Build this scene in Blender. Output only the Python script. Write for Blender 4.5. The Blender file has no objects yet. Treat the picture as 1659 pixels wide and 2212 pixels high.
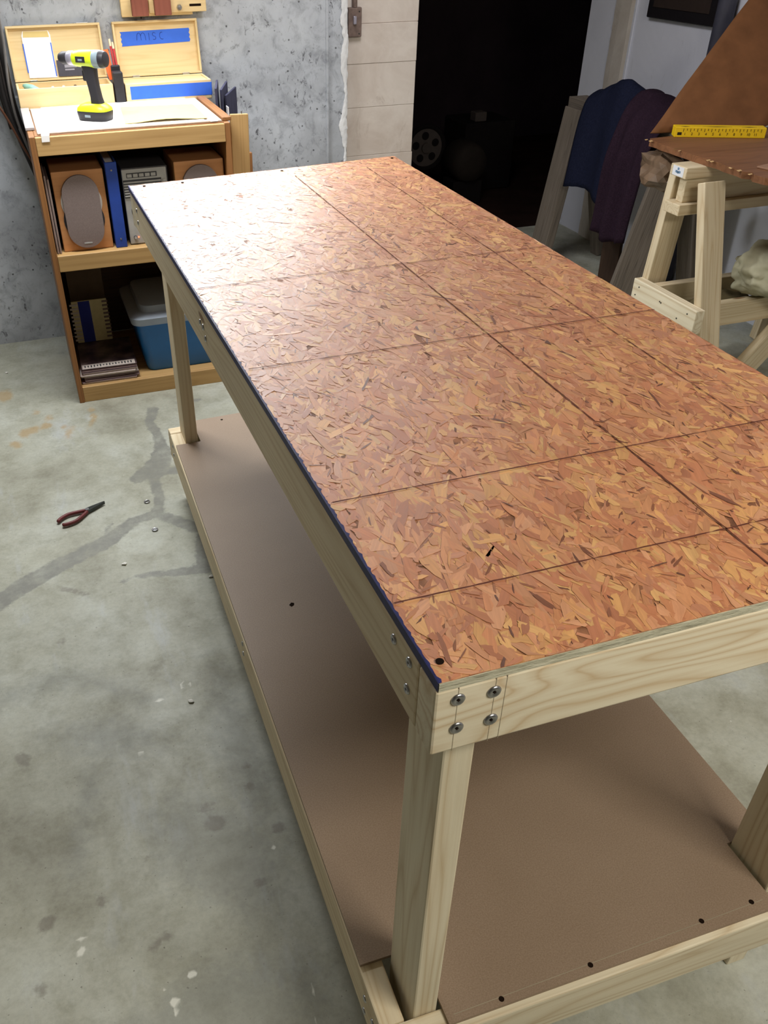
import bpy, bmesh, math, random
import numpy as np
from mathutils import Vector, Matrix, noise as mnoise

sc = bpy.context.scene
C = sc.collection
rnd = random.Random(7)

# ------------------------------------------------------------------ camera, world, lights, exposure
def srgb(r, g, b, a=1.0):
    f = lambda c: (c / 255 / 12.92) if c / 255 <= 0.04045 else ((c / 255 + 0.055) / 1.055) ** 2.4
    return (f(r), f(g), f(b), a)

cam_d = bpy.data.cameras.new('camera')
cam = bpy.data.objects.new('camera', cam_d)
C.objects.link(cam)
F_PX = 1855.66
cam_d.sensor_fit = 'VERTICAL'
cam_d.sensor_height = 36.0
cam_d.lens = F_PX / 2212 * 36.0
cam_d.shift_x = 141.97 / 2212
cam_d.shift_y = 65.4 / 2212
cam_d.clip_start = 0.02
_r = Vector((0.9508501, -0.30946358, -0.01078843))
_u = Vector((0.19182269, 0.56132388, 0.80505873))
_f = Vector((0.24308055, 0.76755963, -0.593097))
M = Matrix.Identity(4)
for i in range(3):
    M[i][0] = _r[i]; M[i][1] = _u[i]; M[i][2] = -_f[i]
M[0][3], M[1][3], M[2][3] = -0.26937, -0.49746, 1.54336
cam.matrix_world = M
sc.camera = cam

sc.view_settings.view_transform = 'Standard'
sc.view_settings.look = 'None'
sc.view_settings.gamma = 1.0
sc.view_settings.use_curve_mapping = False
sc.view_settings.exposure = 0.0

world = bpy.data.worlds.new('basement_ambient')
sc.world = world
world.use_nodes = True
world.node_tree.nodes['Background'].inputs[0].default_value = (0.75, 0.8, 0.9, 1)
world.node_tree.nodes['Background'].inputs[1].default_value = 0.02

def area_light(name, loc, target, sx, sy, power, col):
    d = bpy.data.lights.new(name, 'AREA')
    d.shape = 'RECTANGLE'; d.size = sx; d.size_y = sy
    d.energy = power; d.color = col
    o = bpy.data.objects.new(name, d); C.objects.link(o)
    o.location = loc
    q = (Vector(target) - Vector(loc)).to_track_quat('-Z', 'Y')
    o.rotation_euler = q.to_euler()
    return o
# fluorescent shop light hanging over the bookcase end of the bench
area_light('shop_light', (-0.12, 2.42, 1.86), (-0.18, 1.75, 0), 0.55, 0.16, 26, (0.95, 0.98, 1.0))
# strip light fixed above the boxes on the bookcase
area_light('shelf_strip_light', (0.25, 3.16, 1.50), (0.15, 1.9, 0.75), 1.25, 0.12, 17, (0.97, 0.99, 1.0))
# bare bulb fixture behind the photographer
area_light('ceiling_bulb', (0.95, -0.95, 2.34), (0.8, 0.3, 0.5), 1.0, 0.6, 54, (1.0, 0.95, 0.85))
# unseen fill lamp added to brighten the right wall and pier
area_light('aisle_fill', (1.0, 2.35, 2.36), (1.9, 2.6, 0.3), 0.7, 0.7, 26, (0.97, 0.96, 1.0))

# ------------------------------------------------------------------ helpers
WM = {}
def link(o, M=Matrix.Identity(4), parent=None):
    C.objects.link(o)
    if parent is not None:
        o.parent = parent
        o.matrix_parent_inverse = WM[parent.name].inverted()
    o.matrix_basis = M
    WM[o.name] = M.copy()
    return o
def empty(name, loc, label, cat, group=None):
    o = bpy.data.objects.new(name, None)
    o.empty_display_size = 0.05
    link(o, Matrix.Translation(Vector(loc)))
    return tag(o, label, cat, group)
def tag(o, label=None, cat=None, group=None, kind=None):
    if label: o['label'] = label
    if cat: o['category'] = cat
    if group: o['group'] = group
    if kind: o['kind'] = kind
    return o
def mesh_obj(name, me, mat, parent=None, M=Matrix.Identity(4)):
    if mat is not None and not me.materials: me.materials.append(mat)
    o = bpy.data.objects.new(name, me)
    return link(o, M, parent)
def from_bm(name, bm, mat, parent=None, M=Matrix.Identity(4), smooth=False):
    bmesh.ops.recalc_face_normals(bm, faces=bm.faces[:])
    me = bpy.data.meshes.new(name)
    bm.to_mesh(me); bm.free()
    if smooth:
        for p in me.polygons: p.use_smooth = True
    return mesh_obj(name, me, mat, parent, M)
def smooth_by_angle(o, deg=40):
    me = o.data
    for p in me.polygons: p.use_smooth = True
    try: me.set_sharp_from_angle(angle=math.radians(deg))
    except Exception: pass
    return o
def add_box(bm, lo, hi, bevel=0.0, seg=1):
    r = bmesh.ops.create_cube(bm, size=1.0)
    vs = r['verts']
    for v in vs:
        v.co = Vector(((lo[i] + hi[i]) / 2 + v.co[i] * (hi[i] - lo[i]) for i in range(3)))
    if bevel > 0:
        es = list({e for v in vs for e in v.link_edges})
        bmesh.ops.bevel(bm, geom=es, offset=bevel, segments=seg, affect='EDGES', profile=0.5)
    return vs
def box(name, lo, hi, mat, parent=None, bevel=0.0015, seg=1, M=Matrix.Identity(4)):
    """mesh is centred on its own origin, so object-space grain stays local"""
    c = Vector(((lo[i] + hi[i]) / 2 for i in range(3)))
    bm = bmesh.new()
    h = [(hi[i] - lo[i]) / 2 for i in range(3)]
    add_box(bm, [-a for a in h], h, min(bevel, min(h) * 0.9), seg)
    return from_bm(name, bm, mat, parent, M @ Matrix.Translation(c))
def axis_matrix(A, B, up=(0, 0, 1)):
    A, B = Vector(A), Vector(B)
    x = (B - A).normalized(); up = Vector(up)
    y = up.cross(x).normalized(); z = x.cross(y)
    M = Matrix.Identity(4)
    for i in range(3):
        M[i][0], M[i][1], M[i][2] = x[i], y[i], z[i]
    M.translation = (A + B) / 2
    return M
def board(name, A, B, w, h, mat, parent=None, up=(0, 0, 1), bevel=0.003, seg=2):
    """timber with its grain along local X from A to B; w across, h along up"""
    L = (Vector(B) - Vector(A)).length
    bm = bmesh.new()
    add_box(bm, (-L / 2, -w / 2, -h / 2), (L / 2, w / 2, h / 2), bevel, seg)
    return from_bm(name, bm, mat, parent, axis_matrix(A, B, up))
def add_cyl(bm, A, B, r0, r1=None, seg=20, cap=True):
    r1 = r0 if r1 is None else r1
    M = axis_matrix(A, B, (0, 0, 1) if abs((Vector(B) - Vector(A)).normalized().z) < 0.95 else (0, 1, 0))
    L = (Vector(B) - Vector(A)).length
    ra, rb = [], []
    for k in range(seg):
        a = 2 * math.pi * k / seg
        ra.append(bm.verts.new(M @ Vector((-L / 2, r0 * math.cos(a), r0 * math.sin(a)))))
        rb.append(bm.verts.new(M @ Vector((L / 2, r1 * math.cos(a), r1 * math.sin(a)))))
    for k in range(seg):
        j = (k + 1) % seg
        bm.faces.new((ra[k], ra[j], rb[j], rb[k]))
    if cap:
        bm.faces.new(ra[::-1]); bm.faces.new(rb)
def add_lathe(bm, prof, seg=24, M=Matrix.Identity(4), axis='X'):
    """prof = [(t, r)] along the axis"""
    rings = []
    for t, r in prof:
        ring = []
        for k in range(seg):
            a = 2 * math.pi * k / seg
            if axis == 'X': p = Vector((t, r * math.cos(a), r * math.sin(a)))
            else: p = Vector((r * math.cos(a), r * math.sin(a), t))
            ring.append(bm.verts.new(M @ p))
        rings.append(ring)
    for a, b in zip(rings, rings[1:]):
        for k in range(seg):
            j = (k + 1) % seg
            bm.faces.new((a[k], a[j], b[j], b[k]))
    bm.faces.new(rings[0][::-1]); bm.faces.new(rings[-1])
def add_tube(bm, pts, r, seg=8, flat=1.0):
    pts = [Vector(p) for p in pts]
    rad = r if isinstance(r, (list, tuple)) else [r] * len(pts)
    rings = []; n0 = None
    for i, p in enumerate(pts):
        t = (pts[min(i + 1, len(pts) - 1)] - pts[max(i - 1, 0)]).normalized()
        if n0 is None:
            n0 = t.orthogonal().normalized()
        n0 = (n0 - t * n0.dot(t)).normalized()
        b = t.cross(n0)
        rings.append([bm.verts.new(p + (n0 * math.cos(2 * math.pi * k / seg) + b * math.sin(2 * math.pi * k / seg) * flat) * rad[i]) for k in range(seg)])
    for a, b in zip(rings, rings[1:]):
        for k in range(seg):
            j = (k + 1) % seg
            bm.faces.new((a[k], a[j], b[j], b[k]))
    bm.faces.new(rings[0][::-1]); bm.faces.new(rings[-1])
def spline(ctrl, n=24):
    P = [Vector(p) for p in ctrl]; P = [P[0] * 2 - P[1]] + P + [P[-1] * 2 - P[-2]]
    out = []
    m = len(P) - 3
    for i in range(m):
        for k in range(n // m + 1):
            t = k / (n // m + 1)
            a, b, c, d = P[i:i + 4]
            out.append(0.5 * ((2 * b) + (c - a) * t + (2 * a - 5 * b + 4 * c - d) * t * t + (3 * b - a - 3 * c + d) * t ** 3))
    out.append(P[-2]); return out
def add_prism(bm, poly, z0, z1):
    """polygon in xy extruded z0..z1"""
    lo = [bm.verts.new((x, y, z0)) for x, y in poly]; hi = [bm.verts.new((x, y, z1)) for x, y in poly]
    n = len(poly)
    for k in range(n):
        j = (k + 1) % n
        bm.faces.new((lo[k], lo[j], hi[j], hi[k]))
    bm.faces.new(lo[::-1]); bm.faces.new(hi)
def add_sheet(bm, grid, th):
    """grid[i][j] of Vectors -> closed sheet of thickness th"""
    n, m = len(grid), len(grid[0])
    def nor(i, j):
        a = grid[min(i + 1, n - 1)][j] - grid[max(i - 1, 0)][j]
        b = grid[i][min(j + 1, m - 1)] - grid[i][max(j - 1, 0)]
        c = a.cross(b)
        return c.normalized() if c.length > 1e-12 else Vector((0, 0, 1))
    A = [[bm.verts.new(grid[i][j] + nor(i, j) * th / 2) for j in range(m)] for i in range(n)]
    B = [[bm.verts.new(grid[i][j] - nor(i, j) * th / 2) for j in range(m)] for i in range(n)]
    for i in range(n - 1):
        for j in range(m - 1):
            bm.faces.new((A[i][j], A[i + 1][j], A[i + 1][j + 1], A[i][j + 1]))
            bm.faces.new((B[i][j], B[i][j + 1], B[i + 1][j + 1], B[i + 1][j]))
    ed = [(i, 0) for i in range(n)] + [(n - 1, j) for j in range(1, m)] + [(i, m - 1) for i in range(n - 2, -1, -1)] + [(0, j) for j in range(m - 2, 0, -1)]
    for k in range(len(ed)):
        i, j = ed[k]; p, q = ed[(k + 1) % len(ed)]
        bm.faces.new((A[i][j], B[i][j], B[p][q], A[p][q]))
def text_mesh(name, txt, size, depth, mat, parent, M):
    cu = bpy.data.curves.new(name, 'FONT')
    cu.body = txt; cu.size = size; cu.extrude = depth; cu.align_x = 'CENTER'; cu.align_y = 'CENTER'
    tmp = bpy.data.objects.new('tmp', cu); C.objects.link(tmp)
    bpy.context.view_layer.update()
    me = bpy.data.meshes.new_from_object(tmp.evaluated_get(bpy.context.evaluated_depsgraph_get()))
    bpy.data.objects.remove(tmp)
    me.name = name; me.materials.clear()
    return mesh_obj(name, me, mat, parent, M)

# ------------------------------------------------------------------ materials
class NT:
    def __init__(s, name):
        s.m = bpy.data.materials.new(name); s.m.use_nodes = True
        s.t = s.m.node_tree; s.b = s.t.nodes['Principled BSDF']
    def n(s, typ, **kw):
        nd = s.t.nodes.new(typ)
        for k, v in kw.items():
            if k in nd.inputs: pass
            setattr(nd, k, v)
        return nd
    def l(s, a, b): s.t.links.new(a, b)
    def coord(s, scale=(1, 1, 1), loc=(0, 0, 0), kind='Object', rot=(0, 0, 0)):
        tc = s.n('ShaderNodeTexCoord'); mp = s.n('ShaderNodeMapping')
        mp.inputs['Scale'].default_value = scale; mp.inputs['Location'].default_value = loc; mp.inputs['Rotation'].default_value = rot
        if kind == 'Object':
            oi = s.n('ShaderNodeObjectInfo'); va = s.n('ShaderNodeVectorMath', operation='ADD'); mu = s.n('ShaderNodeMath', operation='MULTIPLY')
            mu.inputs[1].default_value = 37.0
            s.l(oi.outputs['Random'], mu.inputs[0]); s.l(tc.outputs['Object'], va.inputs[0]); s.l(mu.outputs[0], va.inputs[1]); s.l(va.outputs[0], mp.inputs['Vector'])
        elif kind == 'World':
            g = s.n('ShaderNodeNewGeometry'); s.l(g.outputs['Position'], mp.inputs['Vector'])
        else:
            s.l(tc.outputs[kind], mp.inputs['Vector'])
        return mp.outputs[0]
    def noise(s, vec, scale, detail=3, rough=0.55, dist=0.0):
        nd = s.n('ShaderNodeTexNoise'); nd.inputs['Scale'].default_value = scale; nd.inputs['Detail'].default_value = detail
        nd.inputs['Roughness'].default_value = rough; nd.inputs['Distortion'].default_value = dist
        s.l(vec, nd.inputs['Vector']); return nd.outputs['Fac']
    def ramp(s, fac, stops, interp='LINEAR'):
        r = s.n('ShaderNodeValToRGB'); r.color_ramp.interpolation = interp
        e = r.color_ramp.elements
        while len(e) < len(stops): e.new(0.5)
        for k, (p, c) in enumerate(stops):
            e[k].position = p; e[k].color = c if len(c) == 4 else (*c, 1)
        s.l(fac, r.inputs[0]); return r.outputs[0]
    def math(s, op, a, b=None, clamp=False):
        nd = s.n('ShaderNodeMath', operation=op); nd.use_clamp = clamp
        for k, v in enumerate((a, b)):
            if v is None: continue
            if isinstance(v, (int, float)): nd.inputs[k].default_value = v
            else: s.l(v, nd.inputs[k])
        return nd.outputs[0]
    def mix(s, fac, a, b, blend='MIX'):
        nd = s.n('ShaderNodeMix', data_type='RGBA', blend_type=blend)
        for k, v in ((0, fac), (6, a), (7, b)):
            if isinstance(v, (int, float)): nd.inputs[k].default_value = v
            elif isinstance(v, tuple): nd.inputs[k].default_value = v if len(v) == 4 else (*v, 1)
            else: s.l(v, nd.inputs[k])
        return nd.outputs[2]
    def attr(s, name):
        nd = s.n('ShaderNodeAttribute'); nd.attribute_name = name; return nd
    def out(s, col=None, rough=None, bump=None, bump_s=0.3, bump_d=0.002, spec=None, metal=None):
        if col is not None:
            if isinstance(col, tuple): s.b.inputs['Base Color'].default_value = col
            else: s.l(col, s.b.inputs['Base Color'])
        if rough is not None:
            if isinstance(rough, (int, float)): s.b.inputs['Roughness'].default_value = rough
            else: s.l(rough, s.b.inputs['Roughness'])
        if spec is not None: s.b.inputs['Specular IOR Level'].default_value = spec
        if metal is not None: s.b.inputs['Metallic'].default_value = metal
        if bump is not None:
            bp = s.n('ShaderNodeBump'); bp.inputs['Strength'].default_value = bump_s; bp.inputs['Distance'].default_value = bump_d
            s.l(bump, bp.inputs['Height']); s.l(bp.outputs[0], s.b.inputs['Normal'])
        return s.m

def wood(name, light, dark, contrast=0.6, rings=9.0, stretch=0.9, cross=16.0, rough=0.55, knots=True, fine=0.25, spec=0.3):
    t = NT(name)
    v = t.coord((stretch, cross, cross))
    n = t.noise(v, 1.0, 1.5, 0.4, 0.25)
    pp = t.math('PINGPONG', t.math('MULTIPLY', n, rings), 0.5)
    g = t.ramp(pp, [(0.0, (1, 1, 1)), (0.12, (0.45, 0.45, 0.45)), (0.42, (0, 0, 0))])
    v2 = t.coord((6, 260, 260))
    f = t.noise(v2, 1.0, 2, 0.6)
    fac = t.math('ADD', t.math('MULTIPLY', g, contrast), t.math('MULTIPLY', t.math('SUBTRACT', f, 0.5), fine * 2), True)
    col = t.mix(fac, light, dark)
    v3 = t.coord((1.5, 7, 7))
    tone = t.ramp(t.noise(v3, 1.0, 2), [(0.3, (0.86, 0.84, 0.80)), (0.7, (1.06, 1.04, 1.02))])
    col = t.mix(1.0, col, tone, 'MULTIPLY')
    if knots:
        vo = t.n('ShaderNodeTexVoronoi'); vo.inputs['Scale'].default_value = 1.0; t.l(t.coord((2.2, 9, 9)), vo.inputs['Vector'])
        k = t.ramp(vo.outputs['Distance'], [(0.0, (1, 1, 1)), (0.05, (0.8, 0.8, 0.8)), (0.075, (0, 0, 0))])
        col = t.mix(k, col, srgb(120, 85, 50))
    return t.out(col, rough, f, 0.15, 0.001, spec)

def plain(name, col, rough=0.5, spec=0.4, metal=0.0, var=0.12, scale=30.0, bump=0.0):
    t = NT(name)
    n = t.noise(t.coord(), scale, 3)
    k = t.ramp(n, [(0.3, (1 - var,) * 3), (0.7, (1 + var * 0.5,) * 3)])
    c = t.mix(1.0, col, k, 'MULTIPLY')
    return t.out(c, rough, n if bump else None, bump, 0.002, spec, metal)

PINE = wood('pine_lumber', srgb(228, 219, 194), srgb(186, 160, 118), 0.55, 11, 0.9, 15, 0.55, knots=False)
PINEF = wood('pine_flat_sawn', srgb(228, 219, 194), srgb(188, 156, 110), 0.6, 10, 2.6, 16, 0.55, knots=False)
PINE2 = wood('pine_lumber_warm', srgb(220, 206, 176), srgb(184, 156, 114), 0.5, 11, 0.9, 18, 0.6)
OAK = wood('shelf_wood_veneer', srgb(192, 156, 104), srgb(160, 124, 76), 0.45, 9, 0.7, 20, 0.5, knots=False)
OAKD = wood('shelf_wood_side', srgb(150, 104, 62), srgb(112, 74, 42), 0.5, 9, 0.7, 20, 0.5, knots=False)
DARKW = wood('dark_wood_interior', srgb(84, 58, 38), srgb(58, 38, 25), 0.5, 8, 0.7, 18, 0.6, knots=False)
BOXW = wood('pale_box_wood', srgb(226, 202, 154), srgb(200, 168, 116), 0.4, 7, 0.9, 16, 0.5, knots=False)
OLDW = wood('weathered_grey_wood', srgb(126, 117, 107), srgb(82, 74, 66), 0.6, 14, 0.8, 26, 0.85, fine=0.6)
BROWNB = wood('dark_brown_board', srgb(130, 88, 58), srgb(94, 60, 38), 0.5, 9, 0.7, 14, 0.55, fine=0.4)
CHERRY = wood('cherry_speaker_veneer', srgb(196, 140, 92), srgb(170, 114, 70), 0.3, 8, 0.7, 18, 0.45, knots=False)

def osb_base():
    t = NT('osb_core')
    n = t.noise(t.coord(), 45, 3, 0.6)
    c = t.ramp(n, [(0.3, srgb(96, 58, 36)), (0.7, srgb(168, 112, 74))])
    return t.out(c, 0.6, n, 0.4, 0.002)
def osb_edge():
    t = NT('osb_edge_pale')
    n = t.noise(t.coord((30, 30, 260)), 1.0, 4, 0.7)
    c = t.ramp(n, [(0.3, srgb(150, 144, 122)), (0.5, srgb(190, 186, 162)), (0.75, srgb(212, 208, 186))])
    return t.out(c, 0.8, n, 0.8, 0.003, 0.1)
def osb_strand():
    t = NT('osb_strands')
    a = t.attr('flake')
    uvx = t.attr('grain')
    n = t.noise(uvx.outputs['Vector'], 1.0, 3, 0.6)
    k = t.ramp(n, [(0.25, (0.80, 0.78, 0.76)), (0.75, (1.08, 1.08, 1.08))])
    c = t.mix(1.0, a.outputs['Color'], k, 'MULTIPLY')
    t.b.inputs['Coat Weight'].default_value = 0.7
    cr = t.ramp(n, [(0.3, (0.34,) * 3), (0.7, (0.60,) * 3)]); t.l(cr, t.b.inputs['Coat Roughness'])
    return t.out(c, 0.45, n, 0.15, 0.0006, 0.5)
def mdf():
    t = NT('mdf_brown')
    n = t.noise(t.coord(), 420, 2, 0.6); n2 = t.noise(t.coord(), 4, 3)
    c = t.mix(t.ramp(n, [(0.35, (0, 0, 0)), (0.65, (1, 1, 1))]), srgb(138, 118, 98), srgb(152, 132, 112))
    c = t.mix(1.0, c, t.ramp(n2, [(0.3, (0.92, 0.9, 0.88)), (0.7, (1.03, 1.03, 1.03))]), 'MULTIPLY')
    return t.out(c, 0.5, None, 0, 0, 0.35)
OSBB, OSBE, OSBS, MDF = osb_base(), osb_edge(), osb_strand(), mdf()
BLUEP = plain('blue_edge_paint', srgb(30, 34, 92), 0.55, 0.3, var=0.35, scale=90)
LINE = plain('brown_pencil_line', srgb(98, 54, 40), 0.7, 0.2)
PENCIL = plain('grey_pencil_line', srgb(158, 148, 126), 0.8, 0.1)
HOLE = plain('dark_screw_hole', srgb(30, 20, 14), 0.9, 0.05)
STEEL = plain('zinc_steel', srgb(170, 170, 172), 0.28, 0.5, 1.0, 0.1, 60)
DSTEEL = plain('dark_steel', srgb(70, 72, 70), 0.4, 0.5, 0.8, 0.15, 60)

def floor_mat():
    t = NT('stained_concrete_floor')
    w = t.coord(kind='World')
    big = t.noise(w, 2.1, 6, 0.65, 0.15); med = t.noise(w, 8, 7, 0.72, 0.15); fin = t.noise(w, 90, 4, 0.7)
    col = t.ramp(big, [(0.30, srgb(146, 144, 128)), (0.48, srgb(176, 176, 160)), (0.62, srgb(190, 192, 180)), (0.75, srgb(176, 180, 178))])
    col = t.mix(1.0, col, t.ramp(med, [(0.32, (0.76, 0.75, 0.71)), (0.52, (1, 1, 1)), (0.68, (1.08, 1.09, 1.10))]), 'MULTIPLY')
    col = t.mix(1.0, col, t.ramp(fin, [(0.3, (0.88,) * 3), (0.55, (1, 1, 1)), (0.75, (1.05,) * 3)]), 'MULTIPLY')
    speck = t.noise(w, 150, 2, 0.5)
    col = t.mix(t.ramp(speck, [(0.70, (0, 0, 0)), (0.76, (0.7,) * 3)]), col, srgb(96, 92, 82))
    strk = t.noise(t.coord((1.0, 0.35, 1), kind='World', rot=(0, 0, 0.6)), 6, 5, 0.7, 0.3)
    col = t.mix(t.ramp(strk, [(0.58, (0, 0, 0)), (0.72, (0.45, 0.45, 0.45))]), col, srgb(196, 202, 208))
    ed = t.noise(w, 34, 4, 0.65)
    def mask(an, width, amp=0.035):
        a = t.attr(an)
        d = t.math('ADD', a.outputs['Fac'], t.math('MULTIPLY', t.math('SUBTRACT', ed, 0.5), amp))
        return t.math('SUBTRACT', 1.0, t.math('DIVIDE', t.math('ADD', d, width), 2 * width, True), True)
    mm = t.math('MULTIPLY', mask('crack', 0.004), t.ramp(t.noise(w, 19, 4, 0.7), [(0.3, (0.45,) * 3), (0.6, (1, 1, 1))]))
    col = t.mix(mm, col, srgb(136, 136, 128))
    col = t.mix(t.math('MULTIPLY', mask('rust', 0.008), 0.6), col, srgb(176, 144, 92))
    col = t.mix(t.math('MULTIPLY', mask('damp', 0.03, 0.12), 0.45), col, srgb(128, 130, 124))
    col = t.mix(t.math('MULTIPLY', mask('dark', 0.004, 0.032), 0.5), col, srgb(112, 104, 94))
    col = t.mix(mask('paint', 0.0015, 0.008), col, srgb(226, 226, 214))
    vo = t.n('ShaderNodeTexVoronoi'); vo.inputs['Scale'].default_value = 17; t.l(w, vo.inputs['Vector'])
    col = t.mix(t.ramp(vo.outputs['Distance'], [(0.0, (0.6,) * 3), (0.03, (0.4,) * 3), (0.045, (0, 0, 0))]), col, srgb(112, 106, 94))
    vo2 = t.n('ShaderNodeTexVoronoi'); vo2.inputs['Scale'].default_value = 9; t.l(t.coord(kind='World', loc=(3.3, 7.1, 0)), vo2.inputs['Vector'])
    col = t.mix(t.ramp(vo2.outputs['Distance'], [(0.0, (0.8,) * 3), (0.018, (0.5,) * 3), (0.026, (0, 0, 0))]), col, srgb(214, 214, 204))
    rg = t.ramp(med, [(0.3, (0.62,) * 3), (0.7, (0.46,) * 3)])
    return t.out(col, rg, fin, 0.08, 0.002, 0.35)
def conc_wall():
    t = NT('pitted_concrete_wall')
    w = t.coord(kind='World')
    big = t.noise(w, 2.2, 5, 0.6, 0.4); med = t.noise(w, 14, 5, 0.7, 0.5); fin = t.noise(w, 110, 3, 0.6)
    col = t.ramp(big, [(0.3, srgb(150, 152, 156)), (0.55, srgb(184, 188, 194)), (0.75, srgb(204, 208, 212))])
    col = t.mix(1.0, col, t.ramp(med, [(0.28, (0.62, 0.62, 0.63)), (0.5, (1, 1, 1)), (0.8, (1.08,) * 3)]), 'MULTIPLY')
    sp = t.noise(t.coord((1, 1, 0.6), kind='World'), 46, 4, 0.72, 0.6)
    pit = t.ramp(sp, [(0.56, (0, 0, 0)), (0.66, (1, 1, 1))])
    gate = t.ramp(t.noise(w, 5, 3), [(0.42, (0.1,) * 3), (0.62, (0.9,) * 3)])
    col = t.mix(t.math('MULTIPLY', pit, gate), col, srgb(84, 84, 88))
    vo = t.n('ShaderNodeTexVoronoi'); vo.inputs['Scale'].default_value = 24; t.l(w, vo.inputs['Vector'])
    hole = t.ramp(vo.outputs['Distance'], [(0.0, (1, 1, 1)), (0.07, (0.7,) * 3), (0.11, (0, 0, 0))])
    col = t.mix(hole, col, srgb(66, 66, 68))
    hgt = t.math('SUBTRACT', med, t.math('MULTIPLY', hole, 1.5))
    return t.out(col, 0.85, hgt, 0.5, 0.004, 0.2)
def painted(name, a, b, dirt, scale=5.0):
    t = NT(name)
    w = t.coord(kind='World')
    n = t.noise(w, scale, 5, 0.65, 0.6); f = t.noise(w, 60, 4, 0.6)
    col = t.ramp(n, [(0.3, a), (0.65, b)])
    d = t.noise(t.coord((1, 1, 0.5), kind='World'), 11, 5, 0.75, 1.0)
    col = t.mix(t.ramp(d, [(0.6, (0, 0, 0)), (0.75, (0.5,) * 3)]), col, dirt)
    return t.out(col, 0.75, f, 0.25, 0.003, 0.25)
FLOOR, CONC = floor_mat(), conc_wall()
PIER = painted('whitewashed_block', srgb(198, 184, 172), srgb(220, 210, 200), srgb(160, 142, 128))
WHITEW = painted('white_painted_wall', srgb(212, 214, 224), srgb(222, 224, 234), srgb(186, 186, 192), 3)
BEIGE = painted('bare_plaster_strip', srgb(192, 182, 170), srgb(208, 200, 190), srgb(166, 152, 138), 7)
PLAST = painted('white_plaster_lump', srgb(214, 214, 214), srgb(236, 236, 236), srgb(190, 190, 190), 20)
SHADEF = plain('floor_darkened_as_unlit', srgb(46, 33, 29), 0.95, 0.05, var=0.3, scale=6)  # near-black: the darkness beyond the doorway is put into the floor colour
SHADEW = plain('wall_darkened_as_unlit', srgb(52, 43, 47), 0.95, 0.05, var=0.3, scale=3)  # same for the far room's walls, their lack of light painted as colour
CEIL = plain('joist_ceiling', srgb(170, 158, 140), 0.8, 0.1)
GREYW = plain('grey_wall_paint', srgb(178, 176, 170), 0.8, 0.1)

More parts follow.
